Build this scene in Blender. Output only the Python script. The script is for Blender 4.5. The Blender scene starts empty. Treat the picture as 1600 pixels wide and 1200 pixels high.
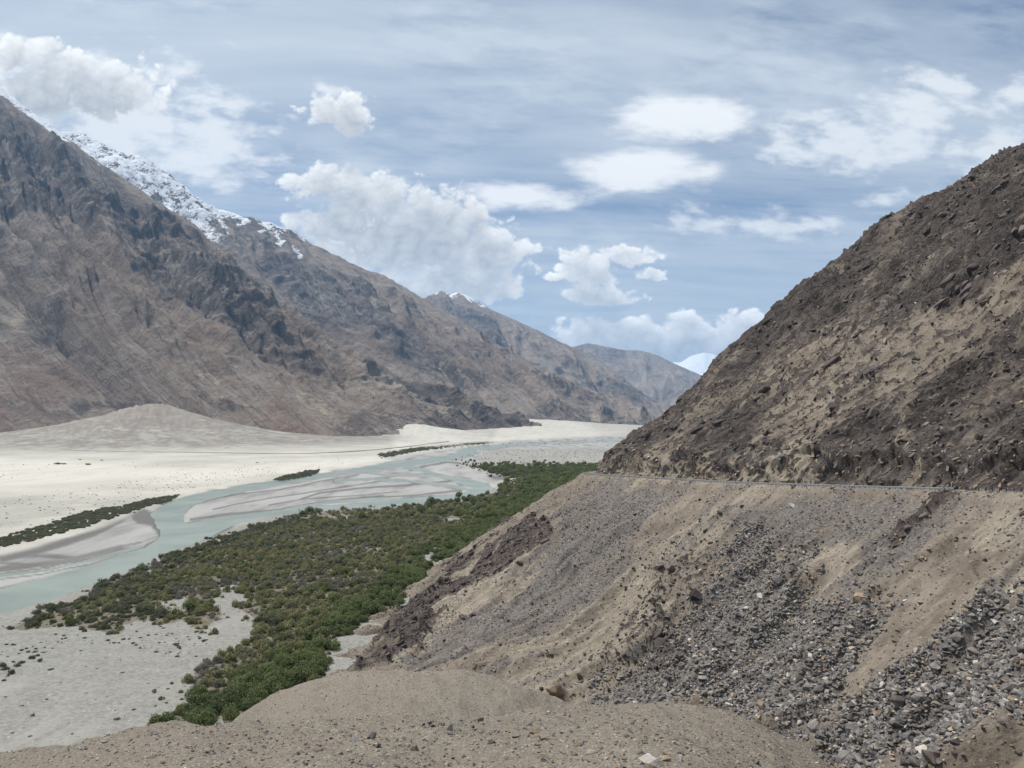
import bpy, bmesh, math, random
import numpy as np
from concurrent.futures import ThreadPoolExecutor
from mathutils import Vector, Euler

# ------------------------------------------------------------------ scene, camera, sky, sun
scene = bpy.context.scene
COL = scene.collection
CAMZ = 100.0                      # the eye stands 100 m above the valley floor (z = 0)
FPX = 1200.0
PITCH = math.atan(55.0 / FPX)
CP, SP = math.cos(PITCH), math.sin(PITCH)

cam_d = bpy.data.cameras.new('camera')
cam_d.sensor_width = 36.0
cam_d.lens = 27.0
cam_d.clip_start = 0.5
cam_d.clip_end = 120000.0
cam = bpy.data.objects.new('camera', cam_d)
COL.objects.link(cam)
cam.location = (0, 0, CAMZ)
cam.rotation_euler = (math.radians(90) + PITCH, 0, 0)
scene.camera = cam

SUN_DIR = Vector((-0.40, 0.16, 0.90)).normalized()      # towards the sun: left, a little ahead, high
SUN_EL = math.asin(SUN_DIR.z)
SUN_AZ = math.atan2(SUN_DIR.x, SUN_DIR.y)
sun_d = bpy.data.lights.new('sun', 'SUN')
sun_d.energy = 5.0
sun_d.angle = math.radians(0.6)
sun_d.color = (1.0, 0.965, 0.91)
sun = bpy.data.objects.new('sun', sun_d)
COL.objects.link(sun)
sun.rotation_euler = (-SUN_DIR).to_track_quat('-Z', 'Y').to_euler()
sun.location = (0, 0, 3000)

vs = scene.view_settings
vs.view_transform = 'Standard'
vs.look = 'None'
vs.exposure = 0.26
vs.gamma = 1.0
vs.use_curve_mapping = False
cy = scene.cycles
cy.max_bounces = 4
cy.diffuse_bounces = 2
cy.glossy_bounces = 2
cy.transmission_bounces = 2
cy.volume_bounces = 0
cy.transparent_max_bounces = 6
cy.caustics_reflective = False
cy.caustics_refractive = False
cy.use_denoising = True


def pix_dir(px, py):
    u = (px - 800.0) / FPX
    v = (600.0 - py) / FPX
    return (u, CP - v * SP, SP + v * CP)


def at(px, py, Y):
    d = pix_dir(px, py)
    k = Y / d[1]
    return (d[0] * k, Y, CAMZ + d[2] * k)


def floor_pt(px, py):
    d = pix_dir(px, py)
    k = -CAMZ / d[2]
    return (d[0] * k, d[1] * k, 0.0)


def project(x, y, z):
    dz = z - CAMZ
    f = np.maximum(y * CP + dz * SP, 1e-3)
    up = -y * SP + dz * CP
    return 800.0 + FPX * x / f, 600.0 - FPX * up / f


# ------------------------------------------------------------------ node helper
class NT:
    def __init__(self, tree):
        self.t = tree
        self.n = tree.nodes
        self.l = tree.links

    def add(self, typ, **kw):
        nd = self.n.new(typ)
        for k, v in kw.items():
            setattr(nd, k, v)
        return nd

    def put(self, sock, v):
        if hasattr(v, 'is_output') or isinstance(v, bpy.types.NodeSocket):
            self.l.new(v, sock)
        elif v is not None:
            sock.default_value = v

    def math(self, op, a, b=None, c=None, clamp=False):
        nd = self.add('ShaderNodeMath', operation=op, use_clamp=clamp)
        self.put(nd.inputs[0], a)
        if b is not None:
            self.put(nd.inputs[1], b)
        if c is not None:
            self.put(nd.inputs[2], c)
        return nd.outputs[0]

    def vmath(self, op, a, b=None, out=0):
        nd = self.add('ShaderNodeVectorMath', operation=op)
        self.put(nd.inputs[0], a)
        if b is not None:
            if op == 'SCALE':
                self.put(nd.inputs[3], b)
            else:
                self.put(nd.inputs[1], b)
        return nd.outputs['Value'] if op in ('LENGTH', 'DOT_PRODUCT', 'DISTANCE') else nd.outputs[0]

    def noise(self, vec, scale, detail=4, rough=0.55, dist=0.0, out='Fac', typ=None):
        nd = self.add('ShaderNodeTexNoise')
        if typ:
            nd.noise_type = typ
        if vec is not None:
            self.l.new(vec, nd.inputs['Vector'])
        nd.inputs['Scale'].default_value = scale
        nd.inputs['Detail'].default_value = detail
        nd.inputs['Roughness'].default_value = rough
        nd.inputs['Distortion'].default_value = dist
        return nd.outputs[0] if out == 'Fac' else nd.outputs[1]

    def sstep(self, v, lo, hi, a=0.0, b=1.0):
        nd = self.add('ShaderNodeMapRange', interpolation_type='SMOOTHSTEP')
        self.put(nd.inputs['Value'], v)
        nd.inputs['From Min'].default_value = lo
        nd.inputs['From Max'].default_value = hi
        nd.inputs['To Min'].default_value = a
        nd.inputs['To Max'].default_value = b
        return nd.outputs[0]

    def lin(self, v, lo, hi, a=0.0, b=1.0):
        nd = self.add('ShaderNodeMapRange')
        self.put(nd.inputs['Value'], v)
        nd.inputs['From Min'].default_value = lo
        nd.inputs['From Max'].default_value = hi
        nd.inputs['To Min'].default_value = a
        nd.inputs['To Max'].default_value = b
        return nd.outputs[0]

    def mix(self, f, a, b, blend='MIX'):
        nd = self.add('ShaderNodeMix', data_type='RGBA', blend_type=blend)
        self.put(nd.inputs[0], f)
        self.put(nd.inputs[6], col4(a))
        self.put(nd.inputs[7], col4(b))
        return nd.outputs[2]

    def attr(self, name, typ='GEOMETRY'):
        nd = self.add('ShaderNodeAttribute', attribute_name=name, attribute_type=typ)
        return nd

    def sep(self, v):
        nd = self.add('ShaderNodeSeparateXYZ')
        self.l.new(v, nd.inputs[0])
        return nd.outputs

    def comb(self, x, y, z):
        nd = self.add('ShaderNodeCombineXYZ')
        for i, q in enumerate((x, y, z)):
            self.put(nd.inputs[i], q)
        return nd.outputs[0]


def col4(v):
    if isinstance(v, (tuple, list)) and len(v) == 3:
        return (*v, 1.0)
    return v


# ------------------------------------------------------------------ numpy noise
_POOL = ThreadPoolExecutor(4)
_PR = np.random.default_rng(2024)
_PERM = np.concatenate([_PR.permutation(8192)] * 2).astype(np.int32)
_ANG = np.arange(8192) * (2 * np.pi * 0.6180339887)
_GX = np.cos(_ANG).astype(np.float32)
_GY = np.sin(_ANG).astype(np.float32)


def perlin(x, y, seed=0):
    x, y = np.broadcast_arrays(np.asarray(x, dtype=np.float64), np.asarray(y, dtype=np.float64))
    if x.size < 60000:
        return _perlin(x, y, seed)
    sh = x.shape
    xf, yf = x.reshape(-1), y.reshape(-1)
    out = np.empty(xf.size, dtype=np.float32)

    def job(i):
        out[i:i + 40000] = _perlin(xf[i:i + 40000], yf[i:i + 40000], seed)
    list(_POOL.map(job, range(0, xf.size, 40000)))
    return out.reshape(sh)


def _perlin(x, y, seed):
    x0 = np.floor(x)
    y0 = np.floor(y)
    fx = (x - x0).astype(np.float32)
    fy = (y - y0).astype(np.float32)
    ix = (x0.astype(np.int32) + seed * 131) & 8191
    iy = (y0.astype(np.int32) + seed * 57) & 8191
    ux = fx * fx * fx * (fx * (fx * 6 - 15) + 10)
    uy = fy * fy * fy * (fy * (fy * 6 - 15) + 10)
    p0 = _PERM[iy]
    p1 = _PERM[(iy + 1) & 8191]
    ix1 = (ix + 1) & 8191
    h = _PERM[p0 + ix]
    n00 = _GX[h] * fx + _GY[h] * fy
    h = _PERM[p0 + ix1]
    n10 = _GX[h] * (fx - 1) + _GY[h] * fy
    h = _PERM[p1 + ix]
    n01 = _GX[h] * fx + _GY[h] * (fy - 1)
    h = _PERM[p1 + ix1]
    n11 = _GX[h] * (fx - 1) + _GY[h] * (fy - 1)
    a = n00 + ux * (n10 - n00)
    b = n01 + ux * (n11 - n01)
    return (a + uy * (b - a)) * 1.5


def fbm(x, y, octv=5, seed=0, gain=0.5, lac=2.07):
    s = 0.0
    a = 1.0
    for i in range(octv):
        s = s + a * perlin(x, y, seed + i * 17)
        x = x * lac + 3.1
        y = y * lac + 7.7
        a *= gain
    return s


def ridged(x, y, octv=5, seed=0, gain=0.55, lac=2.1):
    s = 0.0
    a = 1.0
    tot = 0.0
    w = 1.0
    for i in range(octv):
        n = 1.0 - np.abs(perlin(x, y, seed + i * 29))
        n = n * n * w
        s = s + a * n
        tot += a
        w = np.clip(n * 1.6, 0, 1)
        x = x * lac + 5.3
        y = y * lac + 1.7
        a *= gain
    return s / tot


def smooth(v, lo, hi):
    t = np.clip((v - lo) / (hi - lo), 0, 1)
    return t * t * (3 - 2 * t)


def smax(a, b, k):
    return 0.5 * (a + b + np.sqrt((a - b) ** 2 + k * k))


def seg_field(x, y, pts):
    """nearest distance, arc length, value index weight and side for a polyline (side > 0: right of travel)"""
    pts = np.asarray(pts, dtype=np.float64)
    best = np.full(x.shape, 1e18)
    arc = np.zeros(x.shape)
    side = np.zeros(x.shape)
    cum = 0.0
    for i in range(len(pts) - 1):
        ax, ay = pts[i, 0], pts[i, 1]
        bx, by = pts[i + 1, 0], pts[i + 1, 1]
        ex, ey = bx - ax, by - ay
        L2 = ex * ex + ey * ey
        L = math.sqrt(L2)
        t = np.clip(((x - ax) * ex + (y - ay) * ey) / L2, 0, 1)
        dx = x - ax - t * ex
        dy = y - ay - t * ey
        d2 = dx * dx + dy * dy
        m = d2 < best
        best = np.where(m, d2, best)
        arc = np.where(m, cum + t * L, arc)
        side = np.where(m, ex * (y - ay) - ey * (x - ax), side)
        cum += L
    return np.sqrt(best), arc, -np.sign(side)


def poly_sd(px, py, poly):
    """signed distance to a closed polygon, positive inside"""
    poly = np.asarray(poly, dtype=np.float64)
    n = len(poly)
    d2 = np.full(px.shape, 1e18)
    ins = np.zeros(px.shape, dtype=bool)
    for i in range(n):
        ax, ay = poly[i]
        bx, by = poly[(i + 1) % n]
        ex, ey = bx - ax, by - ay
        t = np.clip(((px - ax) * ex + (py - ay) * ey) / (ex * ex + ey * ey + 1e-9), 0, 1)
        d2 = np.minimum(d2, (px - ax - t * ex) ** 2 + (py - ay - t * ey) ** 2)
        c = ((ay > py) != (by > py))
        xi = ax + (py - ay) * ex / (ey if abs(ey) > 1e-9 else 1e-9)
        ins ^= c & (px < xi)
    d = np.sqrt(d2)
    return np.where(ins, d, -d)


def pmask(px, py, polys, soft=6.0, off=0.0):
    m = np.zeros(px.shape)
    for p in polys:
        m = np.maximum(m, smooth(poly_sd(px, py, p) + off, -soft, soft))
    return m


def line_mask(px, py, line, w):
    d, _, _ = seg_field(px, py, line)
    return smooth(d, w, w * 0.35)


def catmull(P, step):
    P = np.asarray(P, dtype=np.float64)
    out = []
    n = len(P)
    for i in range(n - 1):
        p0 = P[max(i - 1, 0)]
        p1 = P[i]
        p2 = P[i + 1]
        p3 = P[min(i + 2, n - 1)]
        k = max(1, int(np.linalg.norm(p2[:2] - p1[:2]) / step))
        for j in range(k):
            t = j / k
            out.append(0.5 * ((2 * p1) + (-p0 + p2) * t + (2 * p0 - 5 * p1 + 4 * p2 - p3) * t * t + (-p0 + 3 * p1 - 3 * p2 + p3) * t ** 3))
    out.append(P[-1])
    return np.array(out)


# ------------------------------------------------------------------ world: clear-air sky under a cirrus veil with cumulus
def cloud_map():
    """procedural cloud cover (longitude, latitude): colour and opacity, coarse all round and fine in view"""
    VC = (0.60, 0.665, 0.735)
    W, H = 1024, 512
    def veil_of(dx, dy, dz, det):
        zz = np.maximum(dz, 0.0) + 0.17
        pu, pv = dx / zz, dy / zz
        wx = 0.22 * fbm(pu * 0.5, pv * 0.5, 3, 11)
        wy = 0.22 * fbm(pu * 0.5 + 9, pv * 0.5, 3, 12)
        a, b = pu * 0.62 + pv * 0.16 + wx, pv + wy
        v = 0.60 + 0.24 * fbm(a * 0.55, b * 0.8, 4, 13) + 0.16 * fbm(a * 0.9, b * 3.2, det, 14, 0.6) + 0.06 * fbm(a * 2.2, b * 6.0, det, 15, 0.65)
        v = v + 0.30 * smooth(dz, 0.24, 0.0)
        return np.clip(v, 0.08, 0.94)
    # coarse map everywhere, with scattered cumulus like those in view
    el = ((np.arange(H) + 0.5) / H - 0.5) * np.pi
    az = (0.5 - (np.arange(W) + 0.5) / W) * 2 * np.pi
    E, A = np.meshgrid(el, az, indexing='ij')
    dx, dy, dz = np.cos(E) * np.cos(A), np.cos(E) * np.sin(A), np.sin(E)
    v = veil_of(dx, dy, dz, 3)
    g = fbm(dx * 2.4 + 0.7 * dz, dy * 2.4 - 1.6 * dz, 5, 21)
    gm = smooth(g, 0.25, 0.55) * smooth(dz, 0.0, 0.1)
    full = np.stack([VC[0] + 0.30 * gm, VC[1] + 0.25 * gm, VC[2] + 0.18 * gm, np.maximum(v, gm * 0.92)], -1)
    # fine map for the part of the sky in view
    FW, FH = 2304, 940
    el = np.radians(-1.0 + 37.0 * (np.arange(FH) + 0.5) / FH)
    az = np.radians(135.0 - 90.0 * (np.arange(FW) + 0.5) / FW)
    E, A = np.meshgrid(el, az, indexing='ij')
    dx, dy, dz = np.cos(E) * np.cos(A), np.cos(E) * np.sin(A), np.sin(E)
    px, py = project(dx, dy, dz + CAMZ)
    v = veil_of(dx, dy, dz, 5)

    def gau(cx, cyy, a, b):
        return np.exp(-((px - cx) / a) ** 2 - ((py - cyy) / b) ** 2)
    v = v - 0.34 * gau(960, 318, 300, 34) - 0.22 * gau(1230, 330, 190, 40) - 0.22 * gau(420, 265, 80, 60) - 0.16 * gau(830, 250, 120, 40) - 0.15 * gau(640, 230, 160, 40)
    v = v + 0.14 * gau(500, 60, 700, 90) + 0.10 * gau(1350, 120, 300, 90) + 0.14 * gau(1000, 400, 500, 60)
    streak = fbm(px / 260 + py / 900, py / 17.0 - px / 380, 5, 31, 0.6)
    v = v + 0.12 * streak * smooth(py, 120, 330)
    feath = fbm(px / 150 + py / 70, py / 34.0 - px / 150, 5, 33, 0.62)
    v = v + 0.17 * feath * smooth(fbm(px / 420, py / 200, 3, 34), -0.35, 0.35)
    v = np.clip(v, 0.05, 0.95)
    col = np.stack([VC[0] + 0 * v, VC[1] + 0 * v, VC[2] + 0 * v], -1)
    alpha = v.copy()

    def over(c, a):
        nonlocal col, alpha
        na = a + alpha * (1 - a)
        col = (np.asarray(c) * a[..., None] + col * (alpha * (1 - a))[..., None]) / np.maximum(na, 1e-4)[..., None]
        alpha = na

    def field(lst, qx, qy):
        f = np.full(qx.shape, -9.0)
        for (cx, cyy, a, b) in lst:
            f = np.maximum(f, 1 - np.sqrt(((qx - cx) / a) ** 2 + ((qy - cyy) / b) ** 2))
        return f
    wx, wy = fbm(px / 130, py / 90, 4, 41), fbm(px / 130, py / 90, 4, 42)
    # lens clouds and wisps, soft
    LENS = [(1058, 186, 150, 46), (1110, 180, 90, 30), (1000, 268, 128, 46), (985, 275, 80, 40), (800, 308, 130, 26)]
    lf = field(LENS, px + 16 * wx, py + 7 * wy)
    la = smooth(lf + 0.22 * fbm(px / 90, py / 30, 5, 43, 0.6), -0.02, 0.62) * 0.90
    over((0.96, 0.97, 0.975), la)
    SOFT = [(190, 190, 200, 115), (1350, 215, 150, 50), (1420, 165, 110, 48), (1470, 130, 80, 34), (1386, 314, 46, 24), (1590, 245, 150, 60), (1600, 150, 100, 44),
            (1200, 345, 170, 26), (560, 390, 150, 60), (1040, 568, 250, 40), (1260, 232, 70, 22), (15, 90, 70, 42), (520, 130, 40, 14), (330, 230, 110, 90)]
    ff = field(SOFT, px + 26 * wx, py + 14 * wy)
    st = fbm(px / 75 + py / 160, py / 30 - px / 200, 5, 44, 0.58)
    sa = smooth(ff + 0.50 * st, -0.05, 0.80) * 0.80
    over((0.88, 0.905, 0.925), sa)
    # cumulus with sunlit tops and grey undersides
    CUM = [(125, 122, 125, 42), (60, 150, 85, 45), (175, 152, 85, 40), (20, 85, 42, 26), (75, 78, 28, 16), (528, 172, 60, 34), (548, 192, 40, 24), (505, 165, 38, 24),
           (510, 284, 70, 28), (585, 305, 88, 38), (665, 340, 88, 48), (742, 345, 36, 28), (772, 388, 62, 42), (640, 382, 150, 50), (525, 350, 75, 34), (725, 432, 85, 30), (765, 458, 48, 18), (690, 448, 80, 26),
           (905, 412, 44, 28), (935, 422, 40, 24), (935, 460, 64, 20), (985, 396, 62, 12), (858, 434, 20, 9), (1025, 425, 26, 10),
           (925, 518, 70, 22), (1000, 524, 75, 26), (1068, 512, 46, 26), (1030, 545, 160, 34), (1165, 503, 60, 22), (985, 540, 130, 32), (1130, 530, 70, 26)]
    qx, qy = px + 13 * wx + 5 * fbm(px / 30, py / 24, 3, 45), py + 8 * wy + 4 * fbm(px / 30, py / 24, 3, 46)
    cf = field(CUM, qx, qy)
    near = cf > -0.7
    puff = np.zeros_like(cf)
    amp, sc = 1.0, 46.0
    sx, sy = px[near], py[near]
    acc = np.zeros(sx.shape)
    for o in range(7):
        ca, sa_ = math.cos(0.7 * o + 0.4), math.sin(0.7 * o + 0.4)
        acc += amp * np.abs(perlin((sx * ca - sy * 1.2 * sa_) / sc + 3.3 * o, (sx * sa_ + sy * 1.2 * ca) / sc + 1.7 * o, 50 + o))
        amp *= 0.54
        sc /= 2.05
    puff[near] = acc
    dens = np.where(near, cf + 0.66 * (puff - 0.52), -1.0)
    a = smooth(dens, 0.0, 0.36)
    thick = np.clip(dens, 0, 0.75)
    # light gathered on the way up towards the sun
    tau = np.zeros_like(thick)
    for k in range(1, 8):
        dr, dc = 5 * k + k * k, -2 * k
        sh = np.zeros_like(thick)
        sh[:-dr, :] = thick[dr:, :]
        tau += np.roll(sh, -dc, 1)
    lit = np.exp(-0.46 * tau)
    lit = np.clip(0.85 * lit + 0.34 * (1 - smooth(thick, 0.0, 0.34)) + 0.34 * (puff - 0.45), 0, 1)
    c = np.array([0.40, 0.43, 0.47]) * (1 - lit[..., None]) + np.array([1.0, 1.0, 0.985]) * lit[..., None]
    c = c * (1 + 0.22 * smooth(py, 330, 470))[..., None]
    over(c, a * 0.97)
    ed = smooth(np.abs(np.degrees(A) - 90), 44.8, 41) * smooth(np.degrees(E), 35.8, 33)
    fine = np.concatenate([col, alpha[..., None]], -1)
    # towards its edge the fine map fades into the coarse one
    ci = np.clip(((0.5 - A / (2 * np.pi)) * W).astype(int), 0, W - 1)
    ri = np.clip(((E / np.pi + 0.5) * H).astype(int), 0, H - 1)
    fine = full[ri, ci] * (1 - ed[..., None]) + fine * ed[..., None]

    def image(nm, arr):
        img = bpy.data.images.new(nm, arr.shape[1], arr.shape[0], alpha=True, float_buffer=False)
        img.colorspace_settings.name = 'Non-Color'
        img.alpha_mode = 'CHANNEL_PACKED'
        arr = arr * np.array([0.8, 0.8, 0.8, 1.0])
        img.pixels.foreach_set(np.clip(arr, 0, 1).astype(np.float32).ravel())
        img.update()
        return img
    return image('cloud_cover', full), image('cloud_cover_fine', fine)


world = bpy.data.worlds.new('World')
scene.world = world
world.use_nodes = True


def build_world():
    w = NT(world.node_tree)
    w.n.clear()
    out = w.add('ShaderNodeOutputWorld')
    bg = w.add('ShaderNodeBackground')
    bg.inputs[1].default_value = 0.088
    w.l.new(bg.outputs[0], out.inputs[0])
    sky = w.add('ShaderNodeTexSky', sky_type='NISHITA')
    sky.sun_disc = False
    sky.sun_elevation = SUN_EL
    sky.sun_rotation = SUN_AZ
    sky.altitude = 3300
    sky.air_density = 1.0
    sky.dust_density = 0.6
    sky.ozone_density = 1.2
    tc = w.add('ShaderNodeTexCoord')
    dx, dy, dz = w.sep(tc.outputs['Generated'])
    uu = w.math('SUBTRACT', 0.5, w.math('DIVIDE', w.math('ARCTAN2', dy, dx), 2 * math.pi))
    vv = w.math('ADD', 0.5, w.math('DIVIDE', w.math('ARCSINE', dz), math.pi))
    coarse, fine = cloud_map()
    env = w.add('ShaderNodeTexImage')
    env.image = coarse
    w.l.new(w.comb(uu, vv, 0.0), env.inputs[0])
    fu = w.math('DIVIDE', w.math('SUBTRACT', uu, 0.125), 0.25)
    fv = w.math('DIVIDE', w.math('SUBTRACT', vv, 0.5 - 1.0 / 180), 37.0 / 180)
    fin = w.add('ShaderNodeTexImage')
    fin.image = fine
    fin.extension = 'EXTEND'
    w.l.new(w.comb(fu, fv, 0.0), fin.inputs[0])

    def inside(v):
        return w.math('MULTIPLY', w.math('GREATER_THAN', v, 0.0), w.math('LESS_THAN', v, 1.0))
    ins = w.math('MULTIPLY', inside(fu), inside(fv))
    ccol = w.mix(ins, env.outputs['Color'], fin.outputs['Color'])
    am = w.add('ShaderNodeMix', data_type='FLOAT')
    w.put(am.inputs[0], ins)
    w.put(am.inputs[2], env.outputs['Alpha'])
    w.put(am.inputs[3], fin.outputs['Alpha'])
    skyc = w.mix(1.0, sky.outputs[0], (1.0, 1.0, 1.0), 'MULTIPLY')
    cl = w.mix(1.0, ccol, (13.0, 13.0, 13.0), 'MULTIPLY')
    w.l.new(w.mix(am.outputs[0], skyc, cl), bg.inputs[0])


build_world()

# ------------------------------------------------------------------ object helpers
def tag(o, label=None, cat=None, group=None, kind=None):
    if label:
        o['label'] = label
    if cat:
        o['category'] = cat
    if group:
        o['group'] = group
    if kind:
        o['kind'] = kind
    return o


def new_obj(name, data, parent=None, loc=None, rot=None, scl=None):
    o = bpy.data.objects.new(name, data)
    COL.objects.link(o)
    if parent:
        o.parent = parent
    if loc is not None:
        o.location = loc
    if rot is not None:
        o.rotation_euler = rot
    if scl is not None:
        o.scale = scl
    return o


def raw_mesh(name, V, quads, mats, smooth_sh=True, attrs=None, midx=None):
    V = np.asarray(V, dtype=np.float32).reshape(-1, 3)
    F = np.asarray(quads, dtype=np.int32)
    k = F.shape[1]
    me = bpy.data.meshes.new(name)
    me.vertices.add(len(V))
    me.vertices.foreach_set('co', V.ravel())
    me.loops.add(F.size)
    me.loops.foreach_set('vertex_index', F.ravel())
    me.polygons.add(len(F))
    me.polygons.foreach_set('loop_start', np.arange(0, F.size, k, dtype=np.int32))
    me.polygons.foreach_set('loop_total', np.full(len(F), k, dtype=np.int32))
    me.polygons.foreach_set('use_smooth', np.full(len(F), smooth_sh, dtype=bool))
    for m in (mats if isinstance(mats, (list, tuple)) else [mats]):
        me.materials.append(m)
    if midx is not None:
        me.polygons.foreach_set('material_index', np.asarray(midx, dtype=np.int32))
    for nme, arr in (attrs or {}).items():
        arr = np.asarray(arr, dtype=np.float32)
        if arr.ndim == 2 and arr.shape[1] == 4:
            a = me.attributes.new(nme, 'FLOAT_COLOR', 'POINT')
            a.data.foreach_set('color', arr.ravel())
        else:
            a = me.attributes.new(nme, 'FLOAT', 'POINT')
            a.data.foreach_set('value', arr.ravel())
    me.update(calc_edges=True)
    return me


def grid_faces(n, m):
    i = np.arange(n - 1)[:, None] * m + np.arange(m - 1)[None, :]
    return np.stack([i, i + 1, i + m + 1, i + m], axis=-1).reshape(-1, 4)


def grid_mesh(name, X, Y, Z, mat, attrs=None, flip=False):
    n, m = X.shape
    F = grid_faces(n, m)
    if flip:
        F = F[:, ::-1]
    V = np.stack([X, Y, Z], -1)
    at_ = {}
    for k, a in (attrs or {}).items():
        at_[k] = a.reshape(-1, a.shape[-1]) if a.ndim == 3 else a.ravel()
    return raw_mesh(name, V, F, mat, True, at_)


def new_mat(name, rough=0.95, spec=0.15):
    m = bpy.data.materials.new(name)
    m.use_nodes = True
    t = NT(m.node_tree)
    b = m.node_tree.nodes['Principled BSDF']
    b.inputs['Roughness'].default_value = rough
    b.inputs['Specular IOR Level'].default_value = spec
    return m, t, b


def bump(t, b, h, dist, strength=1.0, prev=None):
    nd = t.add('ShaderNodeBump')
    nd.inputs['Strength'].default_value = strength
    nd.inputs['Distance'].default_value = dist
    t.l.new(h, nd.inputs['Height'])
    if prev is not None:
        t.l.new(prev, nd.inputs['Normal'])
    t.l.new(nd.outputs[0], b.inputs['Normal'])
    return nd.outputs[0]


# ------------------------------------------------------------------ materials of the setting
def mat_hillside():
    m, t, b = new_mat('hillside_ground', 0.95, 0.12)
    tc = t.add('ShaderNodeTexCoord')
    P = tc.outputs['Object']
    zone = t.attr('zone')
    rock, scree, sand = t.sep(zone.outputs['Color'])
    tone = t.attr('tone').outputs['Fac']
    # coordinates turned along the dip of the beds
    rot = t.add('ShaderNodeMapping', vector_type='POINT')
    rot.inputs['Rotation'].default_value = (0, 0, math.radians(-19.4))
    t.l.new(P, rot.inputs['Vector'])
    q = t.sep(rot.outputs[0])
    # q.x = uphill, q.y = along the road; beds run along q.x with a shear
    sh = t.math('ADD', q[1], t.math('MULTIPLY', q[0], 0.3))
    S = t.comb(t.math('MULTIPLY', q[0], 0.16), sh, t.math('MULTIPLY', q[2], 0.3))
    ns = t.noise(S, 0.35, 8, 0.65)
    ns2 = t.noise(S, 1.3, 6, 0.65)
    n1 = t.noise(P, 0.06, 6, 0.6)
    n2 = t.noise(P, 0.9, 6, 0.7)
    n3 = t.noise(P, 4.0, 4, 0.7)
    n4 = t.noise(P, 0.25, 6, 0.65)
    soil = t.mix(t.sstep(n1, 0.35, 0.65), (0.138, 0.114, 0.090), (0.195, 0.164, 0.131))
    soil = t.mix(t.sstep(n4, 0.45, 0.68, 0, 0.65), soil, (0.108, 0.086, 0.068))
    soil = t.mix(t.sstep(ns2, 0.5, 0.68, 0, 0.5), soil, (0.220, 0.190, 0.155))
    rk = t.mix(t.sstep(ns, 0.38, 0.62), (0.050, 0.042, 0.039), (0.118, 0.099, 0.088))
    rk = t.mix(t.sstep(ns2, 0.52, 0.70, 0, 0.7), rk, (0.160, 0.142, 0.128))
    rk = t.mix(t.sstep(n1, 0.5, 0.70, 0, 0.6), rk, (0.088, 0.066, 0.054))
    rk = t.mix(t.math('MULTIPLY', t.attr('outc').outputs['Fac'], 0.65), rk, (0.094, 0.073, 0.065))
    sc = t.mix(t.sstep(n2, 0.35, 0.65), (0.068, 0.061, 0.057), (0.165, 0.150, 0.138))
    sc = t.mix(t.sstep(n3, 0.56, 0.70, 0, 0.75), sc, (0.27, 0.255, 0.24))
    sc = t.mix(t.sstep(ns, 0.47, 0.62, 0, 0.7), sc, (0.150, 0.124, 0.100))
    sc = t.mix(t.sstep(n4, 0.52, 0.66, 0, 0.6), sc, (0.135, 0.110, 0.090))
    sn = t.mix(t.sstep(ns2, 0.4, 0.65), (0.185, 0.158, 0.124), (0.265, 0.230, 0.182))
    sn = t.mix(t.sstep(n4, 0.5, 0.68, 0, 0.6), sn, (0.140, 0.116, 0.092))
    c = t.mix(t.sstep(t.math('ADD', sand, t.math('MULTIPLY', t.math('SUBTRACT', n4, 0.5), 1.6)), 0.30, 0.8), soil, sn)
    c = t.mix(t.sstep(t.math('ADD', scree, t.math('MULTIPLY', t.math('SUBTRACT', t.math('ADD', t.math('MULTIPLY', n2, 0.5), t.math('MULTIPLY', n4, 0.5)), 0.5), 2.0)), 0.28, 0.66), c, sc)
    c = t.mix(t.sstep(t.math('ADD', rock, t.math('MULTIPLY', t.math('SUBTRACT', ns, 0.5), 1.7)), 0.35, 0.62), c, rk)
    # speckle of small stones, light and dark
    vo = t.add('ShaderNodeTexVoronoi')
    vo.inputs['Scale'].default_value = 1.25
    t.l.new(P, vo.inputs['Vector'])
    spk = t.sep(vo.outputs['Color'])[0]
    c = t.mix(t.math('MULTIPLY', t.sstep(spk, 0.84, 0.94), t.sstep(vo.outputs['Distance'], 0.36, 0.22, 0, 0.6)), c, (0.30, 0.28, 0.25))
    c = t.mix(t.math('MULTIPLY', t.sstep(spk, 0.26, 0.12), t.sstep(vo.outputs['Distance'], 0.42, 0.28, 0, 0.7)), c, (0.055, 0.05, 0.048))
    near = t.attr('near').outputs['Fac']
    n7 = t.noise(P, 9.0, 5, 0.75)
    gs = t.mix(t.sstep(n7, 0.36, 0.64), (0.122, 0.105, 0.083), (0.232, 0.205, 0.168))
    gs = t.mix(t.sstep(n4, 0.4, 0.65, 0, 0.5), gs, (0.165, 0.140, 0.115))
    v2 = t.add('ShaderNodeTexVoronoi')
    v2.inputs['Scale'].default_value = 7.0
    t.l.new(P, v2.inputs['Vector'])
    sp2 = t.sep(v2.outputs['Color'])[0]
    gs = t.mix(t.math('MULTIPLY', t.sstep(sp2, 0.80, 0.9), t.sstep(v2.outputs['Distance'], 0.42, 0.3, 0, 0.75)), gs, (0.36, 0.335, 0.30))
    gs = t.mix(t.math('MULTIPLY', t.sstep(sp2, 0.24, 0.12), t.sstep(v2.outputs['Distance'], 0.45, 0.3, 0, 0.8)), gs, (0.062, 0.055, 0.052))
    c = t.mix(near, c, gs)
    c = t.mix(1.0, c, t.comb(tone, tone, tone), 'MULTIPLY')
    t.l.new(c, b.inputs['Base Color'])
    h = t.math('ADD', t.math('MULTIPLY', n2, 0.8), t.math('MULTIPLY', n3, 0.25))
    nb = bump(t, b, h, 0.5, 0.8)
    nsr = t.math('MULTIPLY', t.math('ADD', ns, t.math('MULTIPLY', ns2, 0.5)), t.math('ADD', rock, 0.12))
    bump(t, b, nsr, 3.2, 1.0, nb)
    return m


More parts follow.
